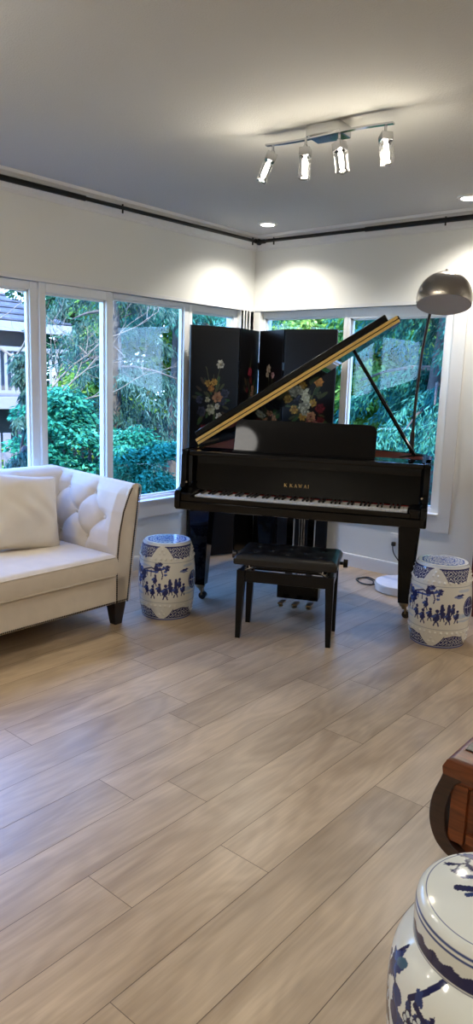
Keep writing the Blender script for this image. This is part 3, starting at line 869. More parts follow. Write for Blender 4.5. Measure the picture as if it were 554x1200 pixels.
    # seat cushion: soft bench cushion with welts
    nx, ny = 40, 130; x0, x1, y0, y1 = -3.59, -3.012, Y0 + .105, Y1 - .105
    U, Vv = np.meshgrid(np.linspace(-1, 1, nx), np.linspace(-1, 1, ny))
    X = (x0 + x1) / 2 + U * (x1 - x0) / 2; Yy = (y0 + y1) / 2 + Vv * (y1 - y0) / 2
    ed = np.minimum((1 - np.abs(U)) * (x1 - x0) / 2, (1 - np.abs(Vv)) * (y1 - y0) / 2)
    puff = .018 * np.clip(ed / .16, 0, 1) ** .6 + .012 * np.sqrt(np.clip(ed / .02, 0, 1))
    zt = .414 + puff; zb = .308 - 0 * puff
    idx = np.arange(nx * ny).reshape(ny, nx)
    F = [tuple(q) for q in np.stack([idx[:-1, :-1], idx[:-1, 1:], idx[1:, 1:], idx[1:, :-1]], -1).reshape(-1, 4)]
    V = [tuple(p) for p in np.stack([X, Yy, zt], -1).reshape(-1, 3)]
    lp = list(idx[0, :]) + list(idx[1:, -1]) + list(idx[-1, -2::-1]) + list(idx[-2:0:-1, 0]); n = len(lp)
    prev = lp
    for z, k in ((.400, .006), (.36, .010), (.322, .006), (.308, 0)):
        cur = []
        for i in lp:
            p = V[i]; sx = (p[0] - (x0 + x1) / 2) / ((x1 - x0) / 2); sy = (p[1] - (y0 + y1) / 2) / ((y1 - y0) / 2)
            V.append((p[0] + (k if sx > .99 else -k if sx < -.99 else 0), p[1] + (k if sy > .99 else -k if sy < -.99 else 0), z)); cur.append(len(V) - 1)
        for i in range(n): F.append((prev[i], cur[i], cur[(i + 1) % n], prev[(i + 1) % n]))
        prev = cur
    F.append(tuple(prev[::-1]))
    cu = B(G().add(V, F), 'seat_cushion', M['cream'], 60)
    g = G()
    for z in (.414, .312):
        g.tube([(x0 + .01, y1 + .002, z), (x1 - .012, y1 + .002, z), (x1 + .001, y1 - .010, z), (x1 + .002, y0 + .010, z), (x1 - .012, y0 - .002, z)], .0048, 8)
    B(g, 'welt', M['cream'], 60, cu)
    # nailheads along the bottom of the front rail
    nh = G(); y = Y0
    while y < Y1 - .002: nh.ball((XF + .002, y, .146), .0052, 8, (.6, 1, 1)); y += .0118
    B(nh, 'nailhead_trim', M['nail'])
    for x in (XF - .045, XB + .06):
        for y in (Y0 + .06, Y1 - .055):
            V = []; F = []
            for z, w in ((.137, .040), (.10, .037), (0, .024)):
                for a, b in ((-1, -1), (1, -1), (1, 1), (-1, 1)): V.append((x + a * w, y + b * w, z))
            for i in range(2):
                for k in range(4): F.append((i * 4 + k, i * 4 + (k + 1) % 4, i * 4 + 4 + (k + 1) % 4, i * 4 + 4 + k))
            F += [(3, 2, 1, 0), (8, 9, 10, 11)]
            B(G().add(V, F), 'leg', M['espresso'], 20)
sofa()

def pillow():
    t = thing('throw_pillow', 'ivory throw pillow leaning against the tufted back of the sofa', 'pillow', (-3.395, 2.225, .434))
    t.rotation_euler = (math.radians(-9), math.radians(-21), math.radians(-4))
    n = 46; S = .45
    U, V = np.meshgrid(np.linspace(-1, 1, n), np.linspace(-1, 1, n))
    m = np.clip((1 - U ** 2) * (1 - V ** 2), 0, 1) ** .42
    pin = 1 - .085 * (np.abs(V) ** 2 * 0 + (1 - V ** 2) * (np.abs(U) ** 3))
    pin2 = 1 - .085 * (1 - U ** 2) * (np.abs(V) ** 3)
    Y = U * S / 2 * pin; Z = V * S / 2 * pin2 + S / 2
    wr = .004 * np.sin(9 * U + 5 * V + 2 * np.sin(4 * V)) * m + .006 * np.sin(3.1 * U - 6.3 * V + 1) * m * (1 - .5 * (V + 1) / 2)
    th = .085
    A = np.stack([th * m + wr, Y, Z], -1); Bk = np.stack([-th * .8 * m, Y, Z], -1)
    idx = np.arange(n * n).reshape(n, n)
    F1 = np.stack([idx[:-1, :-1], idx[:-1, 1:], idx[1:, 1:], idx[1:, :-1]], -1).reshape(-1, 4)
    me = quads_mesh('cover', np.concatenate([A.reshape(-1, 3), Bk.reshape(-1, 3)]), np.concatenate([F1, F1[:, ::-1] + n * n]))
    me.shade_smooth(); c = link('cover', me, M['pillow'], t)
    lp = [A[0, i] for i in range(n)] + [A[i, -1] for i in range(n)] + [A[-1, i] for i in range(n - 1, -1, -1)] + [A[i, 0] for i in range(n - 1, -1, -1)]
    G().tube([tuple(p) for p in lp[::2]], .0045, 6).build('piping', M['pillow'], c, 60)
pillow()

# ------------------------------------------------------------------ blue and white garden stools
BG = (.72, .71, .66); NAVY = (.016, .022, .12); BLUE = (.05, .09, .33); WASH = (.33, .45, .66)
def scroll_fill(c, mask, rs):
    """white curl lines inside a navy cartouche"""
    X = c.X; Y = c.Y
    f = np.sin(X * 150 + 2.4 * np.sin(Y * 130)) * np.sin(Y * 165 + 2.4 * np.sin(X * 120))
    q = np.abs(f) < .20
    c.put(mask & q, (.60, .61, .64), .95)
def stool_canvas():
    W, H = 1.02, .46; c = Canvas(W, H, .0026, BG, True)
    rs = np.random.default_rng(5)
    # faint washes: ground and far hills
    for i in range(16): c.ell(rs.uniform(0, W), rs.uniform(.13, .19), rs.uniform(.03, .07), rs.uniform(.006, .014), WASH, 0, .6)
    for i in range(6): c.ell(rs.uniform(0, W), rs.uniform(.30, .34), rs.uniform(.03, .05), rs.uniform(.004, .009), WASH, 0, .55)
    for y in (.350, .108): c.band(y, y + .0028, (.16, .20, .26), .8)
    # lobed cartouches round the top and bottom bands
    for k in range(4):
        cx = .09 + k * W / 4
        for top in (1, 0):
            d = np.abs(c.dx(cx)); yy = (H - .012 - c.Y) if top else (c.Y - .012)
            if top: yy = (.445 - c.Y)
            lim = np.where(d < .055, .070 + .006 * np.cos(d / .055 * PI), .070 * np.clip((.108 - d) / .053, 0, 1) ** 1.5 + .004)
            if not top: lim = lim * .82
            msk = (yy > 0) & (yy < lim) & (d < .112)
            c.put(msk, NAVY); ins = (yy > .006) & (yy < lim - .006) & (d < .104)
            scroll_fill(c, ins, rs)
    # trees, figures, birds
    def tree(x, y, s):
        c.line([(x, y), (x + .006 * s, y + .03 * s), (x - .004 * s, y + .06 * s), (x + .012 * s, y + .09 * s)], .007 * s, NAVY)
        for i in range(9):
            a = rs.uniform(-1, 1); c.ell(x + a * .045 * s, y + (.04 + .07 * rs.uniform()) * s, .016 * s, .010 * s, NAVY, rs.uniform(-.5, .5), 1, .25, rs.uniform(0, 6))
            c.ell(x + rs.uniform(-.04, .04) * s, y + rs.uniform(.03, .1) * s, .011 * s, .008 * s, BLUE, 0, 1, .25, rs.uniform(0, 6))
    def figure(x, y, s):
        c.ell(x, y + .022 * s, .013 * s, .022 * s, NAVY, rs.uniform(-.3, .3), 1, .2, rs.uniform(0, 6))
        c.ell(x + .002, y + .052 * s, .008 * s, .009 * s, NAVY); c.ell(x - .012 * s, y + .028 * s, .012 * s, .006 * s, BLUE, .6)
        c.line([(x - .006 * s, y), (x - .010 * s, y - .014 * s)], .006 * s, NAVY); c.line([(x + .006 * s, y), (x + .010 * s, y - .014 * s)], .006 * s, NAVY)
    def roof(x, y, s):
        c.line([(x - .05 * s, y), (x, y + .016 * s), (x + .05 * s, y)], .009 * s, NAVY); c.line([(x - .04 * s, y - .008), (x + .04 * s, y - .008)], .010 * s, BLUE)
        for i in (-.03, 0, .03): c.line([(x + i * s, y), (x + i * s, y - .04 * s)], .005 * s, NAVY)
    for base in (0, W / 2):
        tree(base + .06, .20, 1.25); tree(base + .09, .19, .9); roof(base + .155, .305, .9); tree(base + .22, .255, .85)
        for x, y, s in ((.125, .165, 1.1), (.165, .15, 1.1), (.205, .17, 1.0), (.24, .15, 1.25), (.27, .175, 1.0), (.30, .16, 1.1), (.32, .20, 1.0), (.10, .235, .9), (.18, .225, .95), (.345, .165, 1.0)): figure(base + x, y, s)
        for x in (.265, .30): c.ell(base + x, .225, .010, .034, NAVY, 0, 1, .1)
        c.ell(base + .36, .305, .024, .007, NAVY, .1, 1, .2); c.ell(base + .35, .296, .028, .008, BLUE, -.1, .8, .2)
        # coin medallion
        mx = base + .43
        c.ell(mx, .235, .046, .056, NAVY); c.ell(mx, .235, .039, .049, (.30, .34, .48)); c.ell(mx, .235, .036, .046, NAVY)
        c.ell(mx, .235, .014, .044, (.42, .45, .55), 0, .9); c.ell(mx, .235, .010, .038, NAVY); c.line([(mx - .034, .235), (mx + .034, .235)], .006, (.42, .45, .55))
    c.band(0, .010, (.10, .12, .30)); c.band(.448, .47, (.60, .63, .68))
    return c
def garden_stool(label, loc, rz, group=None):
    t = thing('garden_stool', label, 'garden stool', loc, rz, group)
    c = stool_canvas(); H = c.h
    prof = [(0, .148), (.02, .1515), (.10, .163), (.17, .1695), (.23, .1715), (.29, .1695), (.36, .1625), (.43, .1505), (.445, .146), (.456, .140), (.460, .134)]
    zs = c.Y[:, 0]; R = np.interp(zs, [p[0] for p in prof], [p[1] for p in prof])
    ker = np.ones(9) / 9; Rs = np.convolve(np.pad(R, 4, 'edge'), ker, 'valid'); R = Rs
    th = np.arange(c.nx) / c.nx * 2 * PI
    Rg = np.repeat(R[:, None], c.nx, 1)
    # rows of raised bosses
    for zb, n in ((.372, 34), (.402, 0), (.088, 34)):
        for k in range(n):
            d2 = (c.dx(k * c.w / n)) ** 2 + (c.Y - zb) ** 2
            Rg += np.sqrt(np.clip(.0072 ** 2 - d2, 0, None)) * .9
            c.put(d2 < .0072 ** 2, (.74, .73, .69))
    for k in range(4):
        cx = .09 + (k + .5) * c.w / 4
        for dx, z in ((0, .425), (-.014, .405), (.014, .405), (0, .055), (-.014, .035), (.014, .035)):
            d2 = (c.dx(cx + dx)) ** 2 + (c.Y - z) ** 2
            Rg += np.sqrt(np.clip(.0065 ** 2 - d2, 0, None)) * .9; c.put(d2 < .0065 ** 2, (.74, .73, .69))
    P = np.stack([Rg * np.cos(th), Rg * np.sin(th), np.repeat(zs[:, None], c.nx, 1)], -1)
    grid_obj('body', P, M['glaze'], t, True, c.a)
    # slightly domed top with a painted roundel, polar grid
    nr, na = 60, 220; rr = np.linspace(0, .1345, nr); A = np.arange(na) / na * 2 * PI
    RR, AA = np.meshgrid(rr, A, indexing='ij')
    col = np.empty((nr, na, 3), np.float32); col[:] = (.66, .68, .70)
    lob = .108 + .007 * np.abs(np.sin(4 * AA)); ins = RR < lob
    col[ins] = (.62, .66, .74)
    f = np.sin(AA * 12 + 3 * np.sin(RR * 110)) * np.sin(RR * 190 + 1.5 * np.sin(AA * 8))
    col[ins & (np.abs(f) < .34)] = (.06, .12, .36)
    col[np.abs(RR - lob) < .0035] = (.05, .10, .34); col[np.abs(RR - .062) < .003] = (.05, .10, .34)
    star = RR < .05 + .010 * np.cos(8 * AA)
    col[star & (np.abs(np.sin(4 * AA + 40 * RR)) < .45)] = (.07, .13, .38); col[RR < .010] = (.05, .1, .34)
    Z = .460 + .004 * (1 - (RR / .1345) ** 2)
    P = np.stack([RR * np.cos(AA), RR * np.sin(AA), Z], -1)
    grid_obj('top', P, M['glaze'], t, True, col)
    G().lathe([(.10, .012), (.147, .001), (.148, .0)], 40).build('foot_ring', M['plastic'], t)
    return t
garden_stool('blue and white porcelain drum stool standing between the sofa and the piano', (-3.010, 2.955, 0), math.radians(228))
garden_stool('blue and white porcelain drum stool in front of the red cabinet', (-1.602, 3.715, 0), math.radians(205))

# ------------------------------------------------------------------ big lidded jar
def jar():
    t = thing('ginger_jar', 'large lidded blue and white porcelain jar painted with birds and branches', 'jar', (-.348, 1.190, 0))
    W, H = 1.27, .50
    c = Canvas(W, .44, .0019, (.72, .75, .71), True); rs = np.random.default_rng(3)
    I = (.010, .014, .075); J = (.02, .040, .15)
    A0 = .64   # canvas metre that faces the viewer
    def bird(x, y, s, fl=1, rot=0.0):
        def q(dx, dy): cc, ss = math.cos(rot), math.sin(rot); return (x + fl * (dx * cc - dy * ss) * s, y + (dx * ss + dy * cc) * s)
        p = q(0, 0); c.ell(*p, .045 * s, .022 * s, J, fl * (.5 + rot)); p = q(-.045, .016); c.ell(*p, .018 * s, .015 * s, J)
        c.line([q(-.058, .016), q(-.078, .012)], .008 * s, I); c.line([q(.02, -.01), q(.10, -.07)], .020 * s, I); c.line([q(.0, .01), q(.08, -.02)], .016 * s, J)
        c.line([q(.03, -.02), q(.12, -.055)], .010 * s, I)
    def branch(pts, w):
        c.line(pts, w, I)
        for (x, y) in pts[1:]:
            for k in range(3): c.ell(x + rs.uniform(-.025, .025), y + rs.uniform(-.02, .02), .011, .006, J, rs.uniform(0, 3))
    def flower(x, y, s):
        for k in range(6):
            a = k * PI / 3; c.ell(x + .013 * s * math.cos(a), y + .013 * s * math.sin(a), .0085 * s, .0085 * s, I); c.ell(x + .013 * s * math.cos(a), y + .013 * s * math.sin(a), .0055 * s, .0055 * s, (.55, .62, .66))
        c.ell(x, y, .006 * s, .006 * s, I)
    for k in range(3):
        b = A0 + (k - 1) * W / 3
        branch([(b - .10, .44), (b - .135, .40), (b - .160, .375), (b - .150, .345), (b - .135, .325)], .011)
        for dx, z in ((-.150, .335), (-.128, .322), (-.140, .300), (-.112, .296), (-.122, .345)): flower(b + dx, z, 1.0)
        bird(b - .175, .300, 1.15, 1, -.75); c.ell(b - .20, .325, .030, .014, J, -1.1)
        c.ell(b - .235, .385, .030, .022, J, .5, 1, .3); c.ell(b - .250, .365, .022, .014, I, 1.1, 1, .3); c.ell(b - .215, .400, .02, .009, (.05, .12, .20), .4)
        for dx, z, ro in ((-.075, .25, -.8), (-.055, .262, -.4), (-.09, .235, -1.1), (-.06, .235, -.6)): c.ell(b + dx, z, .026, .008, J, ro)
        branch([(b - .235, .285), (b - .215, .25), (b - .215, .20), (b - .185, .15), (b - .16, .08)], .008); c.ell(b - .225, .235, .010, .016, I, .3); c.ell(b - .245, .275, .018, .007, I, -.6)
        bird(b - .055, .300, 1.45, 1, -.55); bird(b - .105, .195, 1.2, 1, -.5); bird(b + .11, .24, 1.1, -1, -.2)
        for dx, z in ((-.092, .350), (-.072, .335), (-.045, .322), (-.10, .372), (.03, .36), (.05, .345)): c.ell(b + dx, z, .011, .006, I, rs.uniform(0, 3), 1, .3)
        branch([(b + .19, .42), (b + .16, .36), (b + .17, .28), (b + .14, .2)], .009); c.ell(b + .15, .14, .05, .018, J, .7, 1, .2); flower(b + .16, .31, 1.3); c.ell(b - .285, .25, .02, .05, J, .2, 1, .2); c.ell(b - .28, .15, .018, .06, I, -.1, 1, .2)
    c.band(0, .02, J); c.band(.028, .033, J)
    pr = [(0, .135), (.02, .137), (.10, .165), (.19, .182), (.27, .188), (.33, .189), (.375, .185), (.405, .176), (.425, .160), (.44, .140)]
    zs = c.Y[:, 0]; R = np.interp(zs, [p[0] for p in pr], [p[1] for p in pr]); R = np.convolve(np.pad(R, 6, 'edge'), np.ones(13) / 13, 'valid')
    # facing the viewer: A0 canvas position maps to azimuth of the camera seen from the jar
    az = math.atan2(-1.180, .352); th = az - (np.arange(c.nx) / c.nx * W - A0) / W * -2 * PI
    P = np.stack([R[:, None] * np.cos(th), R[:, None] * np.sin(th), np.repeat(zs[:, None], c.nx, 1)], -1)
    grid_obj('body', P, M['glaze'], t, True, c.a)
    # lid: side band then top
    s = Canvas(.93, .085, .0024, (.70, .73, .70), True)
    zig = .030 + .006 * np.abs(np.sin(s.X / .93 * 2 * PI * 13)) + .004 * np.sin(s.X * 170)
    s.put((s.Y > .008) & (s.Y < zig), (.010, .013, .075)); s.band(.003, .006, J, .8); s.band(.058, .0615, (.05, .08, .22)); s.band(.068, .0705, (.05, .08, .22))
    lp = [(0, .150), (.045, .1508), (.064, .1500), (.074, .1475), (.081, .1430), (.085, .1375)]
    zz = s.Y[:, 0]; R = np.interp(zz, [p[0] for p in lp], [p[1] for p in lp]); th2 = np.arange(s.nx) / s.nx * 2 * PI
    P = np.stack([R[:, None] * np.cos(th2), R[:, None] * np.sin(th2), .430 + np.repeat(zz[:, None], s.nx, 1)], -1)
    lid = grid_obj('lid', P, M['glaze'], t, True, s.a)
    # painted flat top of the lid as a square canvas sampled on a polar grid
    q = Canvas(.28, .28, .0016, (.72, .75, .71)); c2 = q
    def qb(x, y, s_, rot):
        def f(dx, dy): cc, ss = math.cos(rot), math.sin(rot); return (x + (dx * cc - dy * ss) * s_, y + (dx * ss + dy * cc) * s_)
        q.ell(*f(0, 0), .036 * s_, .017 * s_, I, rot); q.ell(*f(.036, .006), .014 * s_, .012 * s_, I); q.line([f(.048, .006), f(.064, .004)], .006 * s_, I)
        q.line([f(-.02, 0), f(-.085, -.012)], .020 * s_, I); q.line([f(-.02, -.004), f(-.08, -.03)], .012 * s_, J); q.line([f(0, .005), f(-.05, .028)], .014 * s_, J); q.ell(*f(-.02, .012), .02 * s_, .007 * s_, J, rot + .5)
    # local axes of this canvas: x to the viewer's right, y away from the viewer
    o_ = .14
    q.line([(o_ - .102, o_ + .108), (o_ - .085, o_ + .100), (o_ - .060, o_ + .098), (o_ - .03, o_ + .09)], .006, I); q.ell(o_ - .048, o_ + .096, .024, .011, J, -.3, 1, .15); q.ell(o_ - .070, o_ + .106, .012, .006, J, .2)
    q.line([(o_ - .066, o_ + .094), (o_ - .070, o_ + .076), (o_ - .082, o_ + .068), (o_ - .104, o_ + .060)], .0045, I); q.line([(o_ - .070, o_ + .076), (o_ - .060, o_ + .060)], .0045, I); q.line([(o_ - .082, o_ + .068), (o_ - .089, o_ + .042)], .004, I)
    for dx, dz in ((-.104, .060), (-.097, .063), (-.089, .040), (-.084, .046), (-.060, .058), (-.066, .066), (-.07, .084), (-.10, .109), (.02, .10), (.05, .08), (.06, -.06), (.03, -.08), (-.02, -.09)): q.ell(o_ + dx, o_ + dz, .0075, .005, I, rs.uniform(0, 3), 1, .3)
    q.line([(o_ - .077, o_ - .006), (o_ - .05, o_ + .000), (o_ - .02, o_ + .012)], .016, I); q.line([(o_ - .072, o_ + .030), (o_ - .05, o_ + .036), (o_ - .02, o_ + .022)], .012, J); q.ell(o_ - .005, o_ + .014, .036, .015, I, .2); q.ell(o_ + .034, o_ + .022, .014, .012, I); q.line([(o_ + .04, o_ + .022), (o_ + .06, o_ + .018)], .006, I)
    q.line([(o_ - .05, o_ - .014), (o_ - .06, o_ - .02)], .010, J)
    nr, na = 80, 260; RR, AA = np.meshgrid(np.linspace(0, .1376, nr), np.arange(na) / na * 2 * PI, indexing='ij')
    vr = Vector((math.cos(az + PI / 2), math.sin(az + PI / 2))); va = Vector((-math.cos(az), -math.sin(az)))
    lx = RR * np.cos(AA); ly = RR * np.sin(AA)
    iu = np.clip(((lx * vr.x + ly * vr.y + .14) / .28 * (q.nx - 1)).astype(int), 0, q.nx - 1); iv = np.clip(((lx * va.x + ly * va.y + .14) / .28 * (q.ny - 1)).astype(int), 0, q.ny - 1)
    col = q.a[iv, iu].copy(); col[np.abs(RR - .1325) < .0016] = (.05, .08, .22)
    Z = .515 + .010 * (1 - (RR / .1376) ** 2)
    grid_obj('lid_top', np.stack([lx, ly, Z], -1), M['glaze'], lid, True, col)
    G().lathe([(.10, .425), (.150, .426), (.150, .432)], 48).build('lid_rim', M['plastic'], lid)
jar()

# ------------------------------------------------------------------ scroll-end coffee table
def coffee_table():
    t = thing('coffee_table', 'carved rosewood coffee table with scrolled ends and a dark inset top', 'table', (-.118, 2.115, 0))
    hx, hy = .575, .40; zt = .448
    # top frame with moulded edge
    prof = [(0, .368), (.012, .370), (.026, .382), (.034, .402), (.036, .422), (.028, .440), (.012, .448)]
    rects = [(hx - .05, hy - .08, .368)] + [(hx - .036 + d, hy - .036 + d, z) for d, z in prof] + [(hx - .027, hy - .075, .448), (hx - .027, hy - .075, .436)]
    V = []; F = []
    for a, b, z in rects: V += [(-a, -b, z), (a, -b, z), (a, b, z), (-a, b, z)]
    for k in range(len(rects) - 1):
        for q in range(4): F.append((k * 4 + q, k * 4 + (q + 1) % 4, k * 4 + 4 + (q + 1) % 4, k * 4 + 4 + q))
    n_ = len(rects) - 1; F += [(n_ * 4 + q, n_ * 4 + (q + 1) % 4, (q + 1) % 4, q) for q in range(4)]
    G().add(V, F).build('top_frame', M['rosewood'], t, 30)
    G().span((-hx + .028, -hy + .076, .40), (hx - .028, hy - .076, .452), .003).build('inset_panel', M['dark_panel'], t)
    # scrolled end boards: outline in (x,z), board runs the table's depth
    for sx in (-1, 1):
        out = [(.535, .43), (.566, .418), (.582, .375), (.597, .33), (.603, .285), (.598, .240), (.580, .200), (.553, .175), (.525, .165), (.505, .170), (.500, .185),
               (.515, .194), (.538, .208), (.553, .235), (.558, .285), (.553, .33), (.540, .375), (.520, .395)]
        sm = []; n_ = len(out)
        for i in range(n_):
            p0, p1, p2, p3 = (Vector(out[(i + k) % n_]) for k in (-1, 0, 1, 2))
            for k in range(4):
                u = k / 4; sm.append(.5 * (2 * p1 + (p2 - p0) * u + (2 * p0 - 5 * p1 + 4 * p2 - p3) * u * u + (3 * p1 - p0 - 3 * p2 + p3) * u ** 3))
        pl = [(sx * p.x, p.y) for p in sm]
        G().prism(pl, -hy + .004, hy - .004, 'y', .003).build('scroll_end', M['dark_rosewood'], t, 50)
    # aprons with a raised frame
    for sy in (-1, 1):
        a = G().span((-.545, sy * (hy - .045), .225), (.545, sy * (hy - .025), .398), .002)
        a.build('apron', M['rosewood'], t)
        f = G(); y0, y1 = sy * (hy - .027), sy * (hy - .013)
        f.span((-.50, y0, .218), (.50, y1, .245), .003); f.span((-.50, y0, .385), (.50, y1, .397), .003)
        f.span((-.55, y0, .21), (-.505, y1, .397), .003); f.span((.505, y0, .21), (.55, y1, .397), .003)
        f.build('apron_frame', M['rosewood'], t)
    for sx in (-1, 1):
        for sy in (-1, 1):
            pl = [(sx * .475, .23), (sx * .525, .23), (sx * .520, .10), (sx * .535, .03), (sx * .55, 0), (sx * .49, 0), (sx * .478, .05)]
            G().prism(pl, sy * (hy - .08), sy * (hy - .03), 'y', .004).build('leg', M['rosewood'], t)
coffee_table()

# ------------------------------------------------------------------ folding screen
def screen():
    P = [(-3.838, 3.975), (-3.690, 4.372), (-3.780, 4.722), (-3.752, 4.716), (-3.405, 4.585), (-2.998, 4.700)]
    t = thing('folding_screen', 'black lacquer folding screen painted with flower bouquets behind the piano', 'folding screen', (-3.5, 4.45, 0))
    O = Vector((-3.5, 4.45, 0)); H = 1.802
    bg = (.003, .0028, .0032)
    rs = np.random.default_rng(21)
    def fl(c, x, z, r, col, mid, n=6, ragged=.2):
        col = np.array(col)
        for ring, k in ((1.0, 1.0), (.68, 1.25), (.4, .8)):
            for i in range(n):
                a = i * 2 * PI / n + rs.uniform(0, .5) + ring
                c.ell(x + r * .5 * ring * math.cos(a), z + r * .5 * ring * math.sin(a), r * .34, r * .24, col * k * rs.uniform(.22, .85), a, .9, .2, rs.uniform(0, 6))
        c.ell(x, z, r * .16, r * .15, np.array(mid) * .5)
    def leaf(c, x, z, L, a, col=(.03, .045, .02)):
        c.ell(x + L * .5 * math.cos(a), z + L * .5 * math.sin(a), L * .5, L * .16, col, a)
    def bouquet(c, cx, cz, items, stems):
        for i in range(26):
            a = rs.uniform(0, 2 * PI); r = rs.uniform(.02, .13)
            leaf(c, cx + r * math.cos(a), cz + r * math.sin(a) * 1.2, rs.uniform(.05, .09), a, (rs.uniform(.015, .04), rs.uniform(.022, .05), .014))
        for pts in stems: c.line(pts, .004, (.06, .07, .03))
        for x, z, r, col, mid in items: fl(c, x, z, r, col, mid)
        # base of the bouquet: a low vase
        c.ell(cx, cz - .33, .075, .10, (.05, .035, .02)); c.ell(cx, cz - .25, .05, .02, (.07, .05, .025))
    BLK = None; WH, CR, YE, OR, PK, RD, BL, PE = (.50, .48, .38), (.36, .35, .23), (.36, .21, .04), (.36, .15, .03), (.30, .10, .08), (.11, .015, .018), (.035, .038, .06), (.36, .18, .09)
    cfg = [
        dict(items=[(.255, 1.52, .042, WH, (.25, .2, .08)), (.10, 1.16, .05, BL, BL), (.30, 1.30, .05, BL, BL), (.28, 1.24, .045, BL, BL), (.08, 1.25, .04, BL, BL), (.12, 1.02, .05, RD, RD),
                    (.15, 1.375, .035, YE, OR), (.205, 1.385, .036, YE, OR), (.18, 1.335, .036, OR, YE), (.235, 1.27, .055, PE, (.25, .08, .03)), (.15, 1.25, .028, CR, YE),
                    (.18, 1.175, .052, CR, (.3, .3, .12)), (.235, 1.20, .03, WH, YE), (.255, 1.12, .04, WH, YE), (.09, .99, .03, WH, PK)],
             stems=[[(.2, 1.2), (.23, 1.4), (.255, 1.5)], [(.17, 1.35), (.14, 1.48), (.13, 1.50)], [(.2, 1.36), (.2, 1.44)]], c=(.19, 1.24)),
        dict(items=[(.19, 1.47, .045, (.30, .03, .06), PK), (.21, 1.40, .04, RD, PK), (.25, 1.34, .035, PE, PK), (.24, 1.29, .035, PE, WH), (.14, 1.33, .03, RD, RD), (.13, 1.20, .04, BL, BL), (.28, 1.2, .05, CR, YE), (.2, 1.1, .05, PK, RD)],
             stems=[[(.2, 1.1), (.18, 1.35), (.19, 1.56)], [(.19, 1.5), (.22, 1.62)]], c=(.2, 1.25)),
        dict(items=[(.16, 1.50, .042, (.45, .36, .28), YE), (.145, 1.455, .03, (.42, .34, .26), YE), (.225, 1.45, .032, (.40, .22, .2), PK), (.12, 1.1, .06, PE, OR), (.22, 1.17, .055, PK, RD), (.27, 1.1, .05, PE, OR), (.1, 1.02, .05, RD, RD), (.2, 1.02, .06, CR, YE)],
             stems=[[(.18, 1.1), (.17, 1.3), (.16, 1.48)], [(.19, 1.2), (.22, 1.43)]], c=(.18, 1.12)),
        dict(items=[(.29, 1.41, .048, OR, YE), (.10, 1.19, .045, YE, OR), (.17, 1.14, .04, YE, OR), (.25, 1.10, .06, PK, RD), (.31, 1.21, .05, RD, RD), (.11, 1.29, .045, BL, BL), (.25, 1.25, .04, YE, PE), (.17, 1.34, .055, CR, WH), (.19, 1.29, .05, CR, WH), (.14, 1.41, .03, PK, RD),
                    (.20, 1.235, .045, CR, WH), (.17, 1.21, .05, CR, WH), (.19, 1.18, .045, CR, WH), (.24, 1.145, .05, PE, RD), (.17, 1.06, .05, OR, YE), (.12, 1.05, .05, BL, BL), (.32, 1.12, .04, RD, RD), (.30, 1.31, .035, (.05, .06, .03), (.05, .06, .03))],
             stems=[[(.22, 1.2), (.26, 1.35), (.29, 1.40)]], c=(.2, 1.2))]
    pairs = [(0, 1), (1, 2), (3, 4), (4, 5)]
    for (a, b), cf in zip(pairs, cfg):
        A = Vector((*P[a], 0)); Bq = Vector((*P[b], 0)); d = (Bq - A); L = d.length - .006; d.normalize(); n = Vector((d.y, -d.x, 0))   # n faces the room
        R = Matrix((d, n * -1, Vector((0, 0, 1)))).transposed()
        mid = (A + Bq) / 2 - O
        pn = G().box(mid + Vector((0, 0, H / 2 + .005)), (L, .022, H - .01), R, .003).build('panel', M['satin_black'], t)
        c = Canvas(L - .03, H - .06, .0036, bg)
        off = .015
        bouquet(c, cf['c'][0] - off, cf['c'][1] - .03, [(x - off, z - .03, r, co, m) for x, z, r, co, m in cf['items']], [[(x - off, z - .03) for x, z in s] for s in cf['stems']])
        base = A - O + d * (.003 + off) + n * .0118
        Pg = np.empty((c.ny, c.nx, 3)); Pg[..., 0] = base.x + c.X * d.x; Pg[..., 1] = base.y + c.X * d.y; Pg[..., 2] = .03 + c.Y
        grid_obj('flower_painting', Pg, M['lacquer'], pn, False, c.a, flip=False)
    for k, (x, y) in enumerate((P[1], ((P[2][0] + P[3][0]) / 2, (P[2][1] + P[3][1]) / 2), P[4])):
        for z in (.3, .95, 1.52):
            g = G().span((x - O.x - .012, y - O.y - .012, z - .03), (x - O.x + .012, y - O.y + .012, z + .03), .002); g.build('hinge', M['satin_black'], t)
screen()

